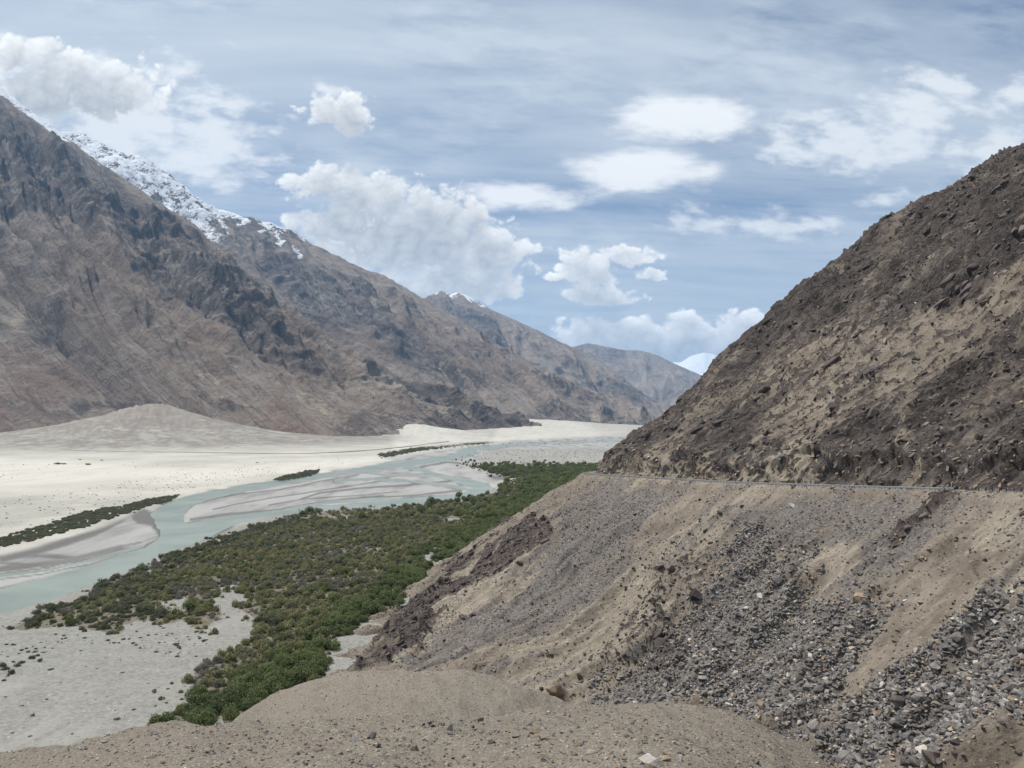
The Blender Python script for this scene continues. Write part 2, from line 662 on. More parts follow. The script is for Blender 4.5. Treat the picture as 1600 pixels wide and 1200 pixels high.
def mat_mountain():
    m, t, b = new_mat('mountain_rock', 0.95, 0.1)
    tc = t.add('ShaderNodeTexCoord')
    P = tc.outputs['Object']
    zone = t.attr('zone')
    rock, pale, snow = t.sep(zone.outputs['Color'])
    red = t.attr('red').outputs['Fac']
    st = t.attr('flow')                      # (along crest, down slope) in metres
    fl = t.comb(st.outputs['Fac'], t.math('MULTIPLY', t.attr('down').outputs['Fac'], 0.30), 0.0)
    n1 = t.noise(P, 0.0016, 6, 0.6)
    n2 = t.noise(P, 0.008, 8, 0.68)
    n3 = t.noise(fl, 0.0075, 7, 0.60, 0.5)
    n4 = t.noise(P, 0.028, 5, 0.75)
    n5 = t.noise(fl, 0.0042, 5, 0.6, 0.6)
    tal = t.mix(t.sstep(n1, 0.35, 0.65), (0.215, 0.166, 0.132), (0.280, 0.228, 0.188))
    tal = t.mix(t.sstep(n3, 0.50, 0.66, 0, 0.6), tal, (0.290, 0.252, 0.215))
    tal = t.mix(t.sstep(n3, 0.47, 0.34, 0, 0.6), tal, (0.130, 0.100, 0.082))
    tal = t.mix(t.sstep(n2, 0.56, 0.74, 0, 0.5), tal, (0.10, 0.084, 0.076))
    rk = t.mix(t.sstep(n2, 0.36, 0.64), (0.082, 0.068, 0.062), (0.180, 0.150, 0.131))
    rk = t.mix(t.sstep(n3, 0.54, 0.66, 0, 0.6), rk, (0.225, 0.195, 0.168))
    rmix = t.sstep(t.math('ADD', rock, t.math('MULTIPLY', t.math('SUBTRACT', t.math('ADD', t.math('MULTIPLY', n2, 0.6), t.math('MULTIPLY', n3, 0.4)), 0.5), 2.4)), 0.36, 0.66)
    c = t.mix(rmix, tal, rk)
    c = t.mix(t.math('MULTIPLY', red, t.sstep(n2, 0.35, 0.65, 0, 0.65)), c, (0.20, 0.128, 0.100))
    pm = t.sstep(t.math('ADD', pale, t.math('MULTIPLY', t.math('SUBTRACT', t.math('ADD', t.math('MULTIPLY', n2, 0.5), t.math('MULTIPLY', n3, 0.5)), 0.5), 4.0)), 0.72, 1.05, 0, 0.85)
    c = t.mix(pm, c, (0.36, 0.31, 0.24))
    # pale debris chutes threading down the face
    ch = t.math('ABSOLUTE', t.math('SUBTRACT', n5, 0.5))
    chm = t.math('MULTIPLY', t.sstep(ch, 0.026, 0.004, 0, 0.8), t.sstep(n1, 0.40, 0.54))
    c = t.mix(chm, c, (0.30, 0.265, 0.225))
    # boulders and outcrops strewn over the slopes
    c = t.mix(t.sstep(n4, 0.58, 0.68, 0, 0.42), c, (0.31, 0.28, 0.25))
    c = t.mix(t.sstep(n4, 0.42, 0.33, 0, 0.55), c, (0.060, 0.052, 0.050))
    nn = t.math('ADD', t.math('MULTIPLY', n2, 0.7), t.math('MULTIPLY', n4, 0.5))
    sm = t.sstep(t.math('ADD', snow, t.math('MULTIPLY', t.math('SUBTRACT', nn, 0.6), 3.0)), 0.44, 0.56)
    sm = t.math('MULTIPLY', sm, t.sstep(snow, 0.05, 0.2))
    c = t.mix(sm, c, (0.80, 0.83, 0.88))
    t.l.new(c, b.inputs['Base Color'])
    nb = bump(t, b, n4, 20.0, 0.8)
    bump(t, b, t.math('ADD', n2, t.math('MULTIPLY', n3, 0.6)), 75.0, 1.0, nb)
    return m


def mat_valley():
    m, t, b = new_mat('valley_sand', 0.95, 0.15)
    tc = t.add('ShaderNodeTexCoord')
    P = tc.outputs['Object']
    zone = t.attr('zone')
    wet, bar, cream = t.sep(zone.outputs['Color'])
    fan = t.attr('fan').outputs['Fac']
    grav = t.attr('gravel').outputs['Fac']
    n1 = t.noise(P, 0.006, 6, 0.6)
    n2 = t.noise(P, 0.05, 6, 0.65)
    n3 = t.noise(P, 0.6, 5, 0.7)
    # long streaks along the valley
    fl = t.vmath('MULTIPLY', P, (1.0, 0.22, 1.0))
    rotm = t.add('ShaderNodeMapping')
    rotm.inputs['Rotation'].default_value = (0, 0, math.radians(28))
    rotm.inputs['Scale'].default_value = (1.0, 0.2, 1.0)
    t.l.new(P, rotm.inputs['Vector'])
    n4 = t.noise(rotm.outputs[0], 0.03, 7, 0.6)
    c = t.mix(t.sstep(n1, 0.35, 0.65), (0.315, 0.300, 0.262), (0.395, 0.377, 0.333))
    gr = t.mix(t.sstep(n3, 0.35, 0.65), (0.150, 0.146, 0.132), (0.228, 0.222, 0.202))
    gr = t.mix(t.sstep(n2, 0.45, 0.7, 0, 0.5), gr, (0.235, 0.227, 0.205))
    vo = t.add('ShaderNodeTexVoronoi')
    vo.inputs['Scale'].default_value = 0.42
    t.l.new(P, vo.inputs['Vector'])
    spk = t.sep(vo.outputs['Color'])[0]
    gr = t.mix(t.math('MULTIPLY', t.sstep(spk, 0.92, 0.97), t.sstep(vo.outputs['Distance'], 0.26, 0.16, 0, 0.8)), gr, (0.33, 0.315, 0.285))
    gr = t.mix(t.math('MULTIPLY', t.sstep(spk, 0.10, 0.04), t.sstep(vo.outputs['Distance'], 0.25, 0.16, 0, 0.8)), gr, (0.06, 0.058, 0.05))
    gr = t.mix(t.sstep(n4, 0.52, 0.64, 0, 0.4), gr, (0.27, 0.262, 0.238))
    c = t.mix(t.math('MULTIPLY', grav, t.sstep(n2, 0.1, 0.5, 0.6, 1.0)), c, gr)
    c = t.mix(t.math('MULTIPLY', fan, t.sstep(n1, 0.3, 0.6, 0.75, 1.0)), c, (0.180, 0.164, 0.143))
    n6 = t.noise(P, 0.018, 7, 0.7, 0.8)
    c = t.mix(t.math('MULTIPLY', fan, t.sstep(n6, 0.50, 0.62, 0, 0.75)), c, (0.335, 0.31, 0.268))
    c = t.mix(t.math('MULTIPLY', fan, t.sstep(n6, 0.46, 0.36, 0, 0.6)), c, (0.155, 0.14, 0.125))
    c = t.mix(t.math('MULTIPLY', t.attr('fanh').outputs['Fac'], t.sstep(n6, 0.35, 0.6, 0.2, 0.65)), c, (0.21, 0.172, 0.142))
    cream = t.math('MULTIPLY', cream, t.math('SUBTRACT', 1.0, fan, clamp=True))
    c = t.mix(t.math('MULTIPLY', cream, t.sstep(n4, 0.3, 0.6, 0.45, 1.0)), c, (0.44, 0.420, 0.372))
    bc = t.mix(t.sstep(n4, 0.35, 0.62), (0.215, 0.212, 0.202), (0.285, 0.280, 0.266))
    c = t.mix(bar, c, bc)
    wt = t.math('ADD', wet, t.math('MULTIPLY', t.math('MULTIPLY', bar, t.sstep(n4, 0.46, 0.36)), 0.25), clamp=True)
    c = t.mix(wt, c, (0.105, 0.100, 0.094))
    lit = t.attr('litter').outputs['Fac']
    lc = t.mix(t.sstep(n3, 0.35, 0.65), (0.085, 0.075, 0.052), (0.150, 0.132, 0.098))
    c = t.mix(t.sstep(t.math('ADD', lit, t.math('MULTIPLY', t.math('SUBTRACT', n2, 0.5), 0.9)), 0.4, 0.7, 0, 0.93), c, lc)
    t.l.new(c, b.inputs['Base Color'])
    rg = t.lin(wet, 0, 1, 0.95, 0.6)
    t.l.new(rg, b.inputs['Roughness'])
    nb = bump(t, b, n3, 0.25, 0.6)
    bump(t, b, n2, 2.0, 0.5, nb)
    return m


def mat_water():
    m, t, b = new_mat('glacial_water', 0.30, 0.22)
    tc = t.add('ShaderNodeTexCoord')
    P = tc.outputs['Object']
    n1 = t.noise(P, 0.02, 5, 0.6)
    mp = t.add('ShaderNodeMapping')
    mp.inputs['Rotation'].default_value = (0, 0, math.radians(32))
    mp.inputs['Scale'].default_value = (1.0, 0.35, 1.0)
    t.l.new(P, mp.inputs['Vector'])
    n2 = t.noise(mp.outputs[0], 0.5, 5, 0.65)
    n3 = t.noise(mp.outputs[0], 0.14, 6, 0.7)
    c = t.mix(t.sstep(n1, 0.3, 0.7), (0.170, 0.205, 0.186), (0.230, 0.264, 0.240))
    c = t.mix(t.sstep(n3, 0.66, 0.74, 0, 0.7), c, (0.62, 0.68, 0.67))
    t.l.new(c, b.inputs['Base Color'])
    bump(t, b, n2, 0.5, 0.35)
    return m


M_HILL = mat_hillside()
M_MTN = mat_mountain()
M_VAL = mat_valley()
M_WATER = mat_water()


# ------------------------------------------------------------------ far mountains
def resample(pts, n):
    pts = np.asarray(pts, dtype=np.float64)
    d = np.concatenate([[0], np.cumsum(np.hypot(np.diff(pts[:, 0]), np.diff(pts[:, 1])))])
    s = np.linspace(0, d[-1], n)
    return np.stack([np.interp(s, d, pts[:, k]) for k in range(pts.shape[1])], -1)


def mountain(name, label, crest, foot, ns, nt, back, amp, wl, seed, snowline, zones, jag=14.0, conc=1.2, nb=14, cap=0.66, snow_t=1.0):
    """crest: (px, py, Y) along the skyline; foot: (crest px, foot px, Y) where the fall line from there meets the valley."""
    cr = np.array([at(*p) for p in crest])
    s_px = np.array([p[0] for p in crest], dtype=float)
    cpx = resample(np.column_stack([s_px, [p[1] for p in crest], cr]), ns)
    C3 = cpx[:, 2:5]
    fo = np.array(foot, dtype=float)
    fpx = np.interp(cpx[:, 0], fo[:, 0], fo[:, 1])
    fY = np.interp(cpx[:, 0], fo[:, 0], fo[:, 2])
    F3 = np.column_stack([(fpx - 800) / FPX * fY, fY, np.full(ns, -30.0)])
    tt = np.concatenate([-np.linspace(1, 0, nb, endpoint=False) ** 1.6 * back, np.linspace(0, 1, nt) ** 0.92])
    T = tt[:, None]
    Tp = np.clip(T, 0, 1)
    X = C3[None, :, 0] + (F3[None, :, 0] - C3[None, :, 0]) * T
    Y = C3[None, :, 1] + (F3[None, :, 1] - C3[None, :, 1]) * T
    g = 1 - (1 - Tp) ** conc
    Z = C3[None, :, 2] + (F3[None, :, 2] - C3[None, :, 2]) * g
    Z = np.where(T < 0, C3[None, :, 2] + T * (C3[None, :, 2] + 30) * 0.8, Z)
    # along-crest metres and down-slope metres
    L = np.concatenate([[0], np.cumsum(np.linalg.norm(np.diff(C3, axis=0), axis=1))])
    A = np.repeat(L[None, :], len(tt), 0)
    Dn = np.hypot(F3[:, 0] - C3[:, 0], F3[:, 1] - C3[:, 1])[None, :] * T
    # gullies and ribs running down the face
    win = smooth(Tp, 0.0, 0.22) * (1 - smooth(Tp, 0.55, 1.0) * 0.82)
    wx = A + 0.35 * wl * fbm(A / wl, Dn / (wl * 1.6), 3, seed + 5)
    big = ridged(wx / wl, Dn / (wl * 3.2), 3, seed) - 0.55
    mid = ridged(wx / (wl * 0.36), Dn / (wl * 0.9), 5, seed + 40) - 0.5
    iso = fbm(X / (wl * 0.5), (Y + Z) / (wl * 0.5), 6, seed + 80)
    px0, py0 = project(X, Y, Z)
    wq = fbm(A / (wl * 0.4), Dn / (wl * 0.4), 4, seed + 120)
    wpx = px0 + wq * 12
    wpy = py0 + fbm(A / (wl * 0.4) + 50, Dn / (wl * 0.4), 4, seed + 121) * 9
    rock = pmask(wpx, wpy, zones.get('rock', []), 9) if zones.get('rock') else np.zeros_like(X)
    pale = pmask(wpx, wpy, zones.get('pale', []), 5) if zones.get('pale') else np.zeros_like(X)
    red = pmask(wpx, wpy, zones.get('red', []), 8) if zones.get('red') else np.zeros_like(X)
    rock = np.clip(0.62 * rock + 0.40 * smooth(mid, 0.02, 0.3) * (1 - smooth(Tp, 0.35, 0.9)) + 0.25 * smooth(iso, 0.1, 0.7), 0, 1)
    crag = ridged(X / (wl * 0.16) + Z / (wl * 0.2), Y / (wl * 0.16), 5, seed + 150) - 0.45
    h = amp * (big * 1.5 * win + mid * 0.66 * win * (0.60 + 0.7 * rock) + iso * 0.10 * win + crag * 0.40 * win * rock)
    # push along the face normal (horizontal share and vertical share)
    nx = (F3[:, 0] - C3[:, 0])[None, :]
    ny = (F3[:, 1] - C3[:, 1])[None, :]
    nl = np.hypot(nx, ny)
    X = X + h * 0.55 * nx / nl
    Y = Y + h * 0.55 * ny / nl
    Z = Z + h * 0.8
    near_crest = 1 - smooth(np.abs(T), 0.02, 0.12)
    Z = Z + near_crest * jag * (ridged(A / (wl * 0.22), Dn / (wl * 0.3), 5, seed + 60) - 0.55)
    sn = smooth(Z + 330 * fbm(A / (wl * 0.7), Dn / (wl * 0.7), 5, seed + 200) - 420 * mid * (1 - smooth(Z, snowline + 300, snowline + 700)), snowline - 90, snowline + 240)
    sn = sn * cap * (1 - smooth(Tp, snow_t * 0.5, snow_t))
    dcol = np.stack([rock, pale, sn, np.ones_like(rock)], -1)
    me = grid_mesh(name, X, Y, Z, M_MTN, {'zone': dcol, 'flow': A, 'down': Dn, 'red': red})
    o = new_obj(name, me)
    tag(o, label, 'mountain', kind='structure')
    return o


Z1 = dict(
    rock=[[(-150, 60), (0, 150), (95, 212), (210, 296), (330, 380), (400, 460), (440, 540), (395, 520), (330, 500), (255, 430), (200, 385), (120, 330), (60, 345), (-100, 340)],
          [(255, 410), (340, 440), (420, 505), (500, 570), (600, 612), (500, 598), (430, 568), (360, 525), (300, 470)],
          [(30, 495), (70, 465), (112, 480), (110, 540), (70, 552), (40, 530)],
          [(500, 662), (560, 640), (640, 645), (740, 638), (795, 648), (840, 668), (760, 682), (640, 680), (540, 692)],
          [(0, 628), (60, 618), (110, 632), (190, 622), (215, 640), (120, 655), (30, 648)],
          [(290, 622), (330, 615), (400, 622), (380, 640), (310, 640)]],
    pale=[[(540, 600), (600, 592), (660, 612), (655, 628), (600, 622), (560, 628)],
          [(430, 590), (470, 600), (540, 625), (520, 640), (450, 615)],
          [(640, 628), (720, 640), (700, 646), (640, 638)], [(700, 630), (745, 628), (775, 645), (720, 645)],
          [(300, 560), (330, 565), (345, 590), (320, 588)], [(60, 556), (100, 560), (95, 572)],
          [(150, 330), (175, 350), (215, 420), (190, 400), (160, 360)], [(5, 480), (40, 460), (35, 500), (10, 520)]],
    red=[[(400, 640), (440, 625), (480, 640), (505, 670), (480, 685), (410, 672)], [(-50, 520), (60, 540), (140, 600), (60, 640), (-50, 640)]])
Z2 = dict(
    rock=[[(420, 380), (520, 420), (600, 470), (640, 540), (560, 520), (480, 470), (400, 420)],
          [(560, 500), (640, 510), (700, 560), (760, 600), (720, 612), (650, 580), (590, 540)],
          [(830, 640), (880, 622), (960, 632), (1010, 655), (1000, 676), (860, 672), (800, 655)], [(90, 200), (250, 260), (480, 370), (440, 380), (300, 350), (120, 260)]],
    pale=[[(830, 610), (880, 618), (875, 628), (835, 620)], [(900, 620), (945, 632), (930, 637)], [(575, 460), (590, 470), (588, 492), (575, 485)], [(690, 530), (700, 545), (692, 590), (684, 580)]])
Z3 = dict(rock=[[(690, 460), (760, 490), (800, 540), (790, 580), (730, 540), (670, 490)], [(890, 590), (930, 580), (1000, 610), (1060, 645), (960, 620)]])  # second patch: a cloud's shadow on the slope, painted in with the dark rock tone

mountain('mountain', 'huge brown scree mountain with dark crags filling the left side',
         [(-1500, 40, 7100), (-800, 22, 6900), (-420, 12, 6800), (-240, 8, 6750), (-140, 45, 6620), (-60, 95, 6550), (0, 135, 6500), (45, 170, 6450), (95, 207, 6400), (150, 250, 6350), (210, 290, 6300), (260, 325, 6250), (305, 350, 6200),
          (340, 392, 6150), (385, 430, 6100), (430, 478, 6050), (470, 508, 6000), (520, 545, 6000), (580, 570, 6000), (640, 592, 6000), (700, 612, 6000), (755, 632, 6000), (795, 652, 6000), (822, 668, 6050), (850, 700, 6100)],
         [(-1500, -560, 3250), (-800, -160, 3250), (-420, 90, 3300), (-240, 240, 3700), (-60, 380, 3350), (60, 480, 3250), (180, 575, 3350), (305, 665, 3900), (430, 735, 4600), (580, 790, 5300), (700, 822, 5650), (822, 850, 5900), (860, 872, 6000)],
         760, 400, 0.35, 205.0, 900.0, 11, 2330, Z1, jag=18.0, snow_t=0.07, cap=0.80)
mountain('mountain', 'second left mountain with snow-dusted crest and grey-brown slopes',
         [(-200, 160, 9700), (0, 190, 9600), (85, 205, 9500), (110, 206, 9500), (140, 212, 9500), (165, 225, 9500), (200, 243, 9500), (220, 244, 9500), (250, 262, 9500), (265, 271, 9500), (290, 292, 9500), (310, 310, 9500), (345, 328, 9500),
          (400, 341, 9500), (430, 350, 9500), (455, 360, 9500), (475, 374, 9500), (520, 396, 9550), (560, 417, 9600), (600, 430, 9600), (650, 460, 9700), (680, 476, 9700), (720, 500, 9700), (760, 528, 9700), (800, 550, 9700), (850, 576, 9700),
          (900, 601, 9700), (950, 618, 9700), (985, 630, 9700), (1015, 648, 9700), (1040, 668, 9800)],
         [(-200, 330, 6300), (85, 520, 6400), (300, 665, 6600), (475, 775, 6800), (600, 845, 6950), (720, 900, 7000), (850, 955, 7050), (950, 1000, 7300), (1040, 1050, 8300)],
         580, 260, 0.3, 190.0, 1100.0, 57, 2350, Z2, jag=42.0, conc=1.15, cap=0.63)
mountain('mountain', 'third mountain farther up the valley with a snowy pointed peak',
         [(560, 500, 14500), (620, 480, 14500), (660, 467, 14500), (675, 460, 14500), (690, 454, 14500), (702, 460, 14500), (716, 456, 14500), (740, 467, 14500), (770, 485, 14500), (800, 498, 14500), (840, 516, 14500), (880, 536, 14500),
          (905, 547, 14500), (935, 562, 14500), (970, 588, 14400), (1010, 618, 14300), (1050, 640, 14200), (1100, 660, 14000), (1160, 680, 14000)],
         [(560, 740, 11000), (690, 850, 11000), (800, 930, 11000), (905, 1000, 11200), (1010, 1070, 11600), (1160, 1180, 12500)],
         300, 150, 0.3, 190.0, 1300.0, 91, 2350, Z3, jag=20.0, conc=1.1, cap=0.6, snow_t=0.2)
mountain('mountain', 'bluish rounded far mountain at the valley end',
         [(780, 590, 22000), (860, 556, 22000), (890, 543, 22000), (920, 536, 22000), (945, 541, 22000), (975, 547, 22000), (1000, 547, 22000), (1025, 554, 22000), (1060, 571, 22000), (1100, 588, 22000), (1180, 600, 22000), (1260, 612, 22000)],
         [(780, 800, 17000), (920, 960, 17000), (1060, 1100, 17000), (1260, 1290, 17000)],
         260, 110, 0.3, 170.0, 1700.0, 131, 4000, dict(rock=[[(880, 540), (940, 545), (1000, 556), (960, 562), (900, 556)]]), jag=16.0, conc=1.1)
mountain('mountain', 'small snow-covered white summit peeking above the right hillside',
         [(960, 600, 38000), (1036, 574, 38000), (1052, 566, 38000), (1064, 566, 38000), (1080, 556, 38000), (1100, 551, 38000), (1118, 554, 38000), (1134, 564, 38000), (1160, 580, 38000), (1240, 600, 38000)],
         [(960, 940, 32000), (1100, 1100, 32000), (1240, 1260, 32000)],
         160, 80, 0.3, 130.0, 1800.0, 171, 1500, {}, jag=24.0, conc=1.0, cap=0.95)

# ------------------------------------------------------------------ valley floor with river bed, bars and fans
RIVER = [
    # upper arm along the far bank joining the lower reach
    [(-260, 1020), (-120, 968), (0, 921), (75, 903), (150, 881), (225, 856), (247, 843), (250, 828), (242, 812), (236, 803), (248, 792), (266, 783), (290, 775), (330, 767), (400, 756), (440, 749), (500, 740), (560, 731), (610, 722),
     (662, 716), (705, 711), (722, 707), (716, 703), (735, 698), (765, 696), (800, 693), (850, 690.5), (900, 688.5), (1010, 685), (1010, 688), (900, 691.5), (850, 693.5), (800, 697), (768, 701), (742, 703), (748, 708), (735, 712), (705, 718),
     (662, 724), (640, 728), (600, 734), (540, 742), (470, 752), (427, 759), (375, 769), (337, 776), (307, 786), (291, 795), (285, 806), (292, 819), (322, 812), (356, 806), (412, 799), (450, 795), (525, 789), (600, 780), (660, 777),
     (710, 772), (737, 767), (741, 762), (722, 757), (705, 750), (686, 744), (660, 737), (630, 731), (646, 727), (668, 735), (690, 741), (714, 746), (742, 750), (764, 756), (771, 764), (758, 773), (730, 778), (690, 783), (640, 788),
     (600, 793), (560, 796), (480, 798), (420, 808), (372, 817), (350, 826), (330, 838), (310, 846), (270, 857), (240, 873), (190, 893), (130, 915), (75, 937), (40, 948), (0, 958), (-120, 1000), (-260, 1060)],
]
WET = [[(204, 806), (225, 796), (240, 803), (250, 820), (252, 842), (246, 838), (238, 822), (215, 818)], [(322, 838), (345, 822), (372, 816), (358, 830), (335, 840)],
       [(0, 870), (40, 860), (100, 843), (160, 826), (205, 806), (150, 838), (60, 866), (0, 880)], [(760, 742), (790, 744), (792, 752), (770, 750)]]
WETL = [([(285, 806), (291, 795), (307, 786), (340, 776), (380, 769)], 3.5), ([(-60, 950), (0, 922), (100, 900), (170, 878), (247, 844)], 3.0), ([(0, 872), (60, 868), (120, 872)], 5), ([(-60, 905), (0, 889), (100, 877), (190, 856)], 6), ([(0, 880), (70, 884), (140, 874)], 3),
        ([(470, 780), (500, 770), (560, 763), (640, 758), (700, 752)], 2.2), ([(300, 812), (360, 803), (440, 797), (520, 783), (600, 775)], 3.5), ([(520, 752), (580, 748), (640, 752), (690, 757), (725, 765)], 2.0),
        ([(600, 777), (660, 773), (720, 766)], 2.0), ([(330, 796), (400, 782), (480, 770), (560, 757), (620, 748)], 1.4), ([(420, 790), (480, 779), (540, 776), (620, 768)], 1.3), ([(0, 896), (80, 886), (160, 862), (220, 848)], 2.0), ([(0, 905), (70, 898), (140, 882)], 1.6), ([(380, 772), (440, 765), (500, 752), (560, 742)], 1.4), ([(640, 735), (665, 728), (700, 722), (720, 724)], 2.4)]
BAR = [[(-260, 930), (0, 868), (100, 846), (180, 815), (215, 800), (240, 803), (256, 842), (225, 860), (150, 886), (75, 908), (0, 928), (-260, 1030)],
       [(280, 806), (290, 790), (310, 782), (375, 765), (470, 748), (600, 728), (640, 727), (700, 742), (745, 762), (735, 772), (600, 785), (450, 800), (350, 812), (290, 824)],
       [(600, 715), (700, 702), (740, 700), (800, 690), (1010, 680), (1010, 696), (960, 700), (770, 702), (740, 716), (760, 728), (790, 745), (775, 758), (700, 740), (640, 728)]]
GRAVEL = [[(-300, 1320), (-300, 985), (0, 945), (40, 935), (110, 920), (200, 880), (330, 830), (480, 790), (600, 785), (660, 776), (780, 760), (960, 730), (1100, 700), (1100, 1320)]]
UPFLAT = [[(715, 722), (745, 700), (800, 698), (1010, 690), (1010, 735), (900, 730), (740, 727)]]
CREAM = [[(-300, 715), (0, 716), (120, 722), (300, 732), (560, 716), (600, 712), (640, 706), (620, 718), (500, 737), (430, 742), (330, 750), (200, 752), (60, 760), (-300, 770)],
         [(780, 672), (830, 662), (900, 672), (980, 684), (900, 690), (820, 691), (770, 690)], [(610, 690), (660, 668), (700, 680), (760, 686), (690, 692), (620, 704)]]
FANS = [  # apex px, py, Y, fall length of the concave cone
    (240, 629, 3350, 370.0), (812, 654, 7000, 1150.0), (648, 662, 4250, 330.0)]


SCRUB = [(-60, 1010), (0, 985), (30, 972), (62, 956), (120, 936), (160, 915), (200, 894), (245, 875), (300, 855), (350, 838), (400, 822), (440, 812), (480, 799), (540, 797), (600, 796), (657, 787), (690, 787), (716, 783), (776, 775), (782, 762), (790, 752),
         (780, 744), (752, 735), (716, 723), (750, 725), (850, 726), (960, 729), (965, 748), (885, 775), (800, 838), (740, 875), (700, 893), (662, 917), (600, 962), (530, 1003), (516, 1022), (503, 1062), (450, 1088), (400, 1112), (335, 1140),
         (212, 1152), (240, 1130), (300, 1108), (302, 1060), (312, 1036), (372, 1014), (395, 995), (392, 985), (350, 985), (330, 1000), (290, 985), (300, 972), (250, 988), (170, 1000), (100, 985), (0, 992), (-60, 1020)]
BARE = [[(325, 940), (362, 914), (388, 938), (378, 960), (405, 972), (372, 1000), (325, 990), (348, 965)], [(250, 945), (290, 935), (300, 955), (262, 965)], [(420, 985), (440, 978), (436, 992)], [(180, 975), (230, 965), (250, 985), (190, 995)], [(692, 812), (716, 810), (716, 822), (695, 822)], [(655, 862), (690, 858), (684, 884), (662, 876)], [(676, 900), (694, 870), (700, 882), (680, 915), (660, 930)],
        [(765, 825), (782, 822), (778, 832)], [(222, 896), (240, 894), (235, 904)], [(785, 748), (812, 748), (812, 756), (788, 760)], [(560, 863), (592, 862), (580, 870)], [(500, 810), (545, 806), (540, 812)]]
HEDGE = [(-80, 870), (0, 843), (34, 832), (79, 820), (131, 802), (187, 792), (244, 779), (281, 774), (262, 785), (216, 798), (169, 813), (131, 826), (84, 838), (37, 851), (0, 858), (-80, 885)]
HEDGE2 = [(425, 752), (445, 745), (480, 737), (500, 735), (492, 742), (455, 750)]
BANK = [(590, 711), (650, 700), (712, 694), (770, 689), (772, 692), (715, 698), (655, 705), (600, 716)]


def valley():
    pys = np.concatenate([np.arange(1290, 840, -2.2), np.arange(840, 664, -0.75), np.arange(664, 658, -0.6)])
    pxs = np.concatenate([np.linspace(-420, -60, 40, endpoint=False), np.arange(-60, 1060, 3.2), np.linspace(1062, 1700, 30)])
    # rows follow depth, columns follow bearing
    Yr = np.array([floor_pt(800, p)[1] for p in pys])
    U = (pxs - 800) / FPX
    Yg = np.repeat(Yr[:, None], len(pxs), 1)
    Xg = Yg * U[None, :]
    Z = np.zeros_like(Xg)
    px, py = project(Xg, Yg, Z)
    dist = np.hypot(Xg, Yg)
    wob = np.clip(dist / 600, 0.25, 2.0)
    wpx = px + (fbm(Xg / 45, Yg / 80, 3, 301) * 3.0) * np.clip(700 / dist, 0.4, 1.6)
    wpy = py + (fbm(Xg / 45, Yg / 80, 3, 302) * 1.3) * np.clip(700 / dist, 0.3, 1.6)
    riv = poly_sd(wpx, wpy, RIVER[0])
    for ln, w_ in (([(737, 766), (690, 757), (640, 752), (580, 748), (525, 751)], 1.5), ([(600, 779), (525, 783), (445, 796)], 1.6), ([(-60, 925), (0, 899), (80, 890), (150, 873), (222, 853)], 1.4), ([(560, 737), (600, 742), (650, 741), (690, 744)], 1.3)):
        dl, _, _ = seg_field(wpx, wpy, ln)
        riv = np.maximum(riv, w_ - dl)
    rv = smooth(riv, -1.2, 1.2)
    wet = pmask(wpx, wpy, WET, 3.0)
    for ln, w_ in WETL:
        wet = np.maximum(wet, line_mask(wpx, wpy, ln, w_) * 0.85)
    wet = np.maximum(wet, 0.75 * smooth(riv, -4.0, -0.3) * smooth(fbm(Xg / 30, Yg / 60, 3, 305), -0.2, 0.4))
    wet = np.maximum(wet, rv * 0.6)
    bar = pmask(wpx, wpy, BAR, 4.0)
    grav = pmask(wpx, wpy, GRAVEL, 8.0)
    grav = np.maximum(grav, 0.8 * pmask(wpx, wpy, UPFLAT, 3.0))
    # mid-distance stony plain on the far bank
    grav = np.maximum(grav, 0.45 * smooth(py, 765, 790) * smooth(fbm(Xg / 120, Yg / 120, 4, 307), -0.5, 0.3))
    cream = pmask(wpx, wpy + fbm(Xg / 300, Yg / 300, 4, 310) * 4, CREAM, 6.0)
    fan = np.zeros_like(Xg)
    fanh = np.zeros_like(Xg)
    for i, (ax, ay, AY, sl) in enumerate(FANS):
        a = at(ax, ay, AY)
        dd = np.hypot(Xg - a[0], Yg - a[1])
        ang = np.arctan2(Xg - a[0], Yg - a[1])
        zf = a[2] * np.exp(-(np.sqrt(dd * dd + (sl * 0.22) ** 2) - sl * 0.22) / sl) * (1 + 0.05 * fbm(ang * 7, dd / 900, 4, 320 + i)) + (5.0 * (ridged(ang * 16, dd / 600, 4, 325 + i) - 0.5)) * smooth(dd, 60, 400) * np.exp(-dd / (3 * sl))
        Z = np.maximum(Z, zf - 3.0)
        fanh = np.maximum(fanh, smooth(zf, 45, 150)) if i == 0 else fanh
        fan = np.maximum(fan, (1.0 if i == 0 else 0.3) * smooth(zf, 4, 18) * (0.55 + 0.9 * ridged(ang * 20 + 0.4 * fbm(Xg / 150, Yg / 150, 3, 328), dd / 420, 4, 327)))
    Z = np.maximum(Z - 0.0, 0)
    bankh = 0.9 * (1 - bar) * (1 - rv) * (1 - smooth(riv, -6, -1))
    Z = Z + bankh + 0.35 * fbm(Xg / 14, Yg / 14, 4, 330) * np.clip(1 - rv, 0, 1) * (1 - bar * 0.7)
    Z = Z + 0.25 * bar * fbm(Xg / 40, Yg / 90, 3, 333)
    Z = np.where(rv > 0.02, Z * (1 - rv) - 1.1 * rv, Z)
    zone = np.stack([wet, bar * (1 - rv), cream, np.ones_like(wet)], -1)
    sx, sy = px + 9 * fbm(Xg / 22, Yg / 22, 3, 601), py + 6 * fbm(Xg / 22, Yg / 22, 3, 602)
    litter = smooth(poly_sd(sx, sy, SCRUB), -2, 9) * (1 - pmask(sx, sy, BARE, 3.0))
    me = grid_mesh('valley_floor', Xg, Yg, Z, M_VAL, {'zone': zone, 'fan': fan, 'gravel': grav, 'litter': litter, 'fanh': fanh})
    o = new_obj('valley_floor', me)
    tag(o, 'pale sand and grey gravel valley floor with sandbars and debris fans', 'ground', kind='structure')


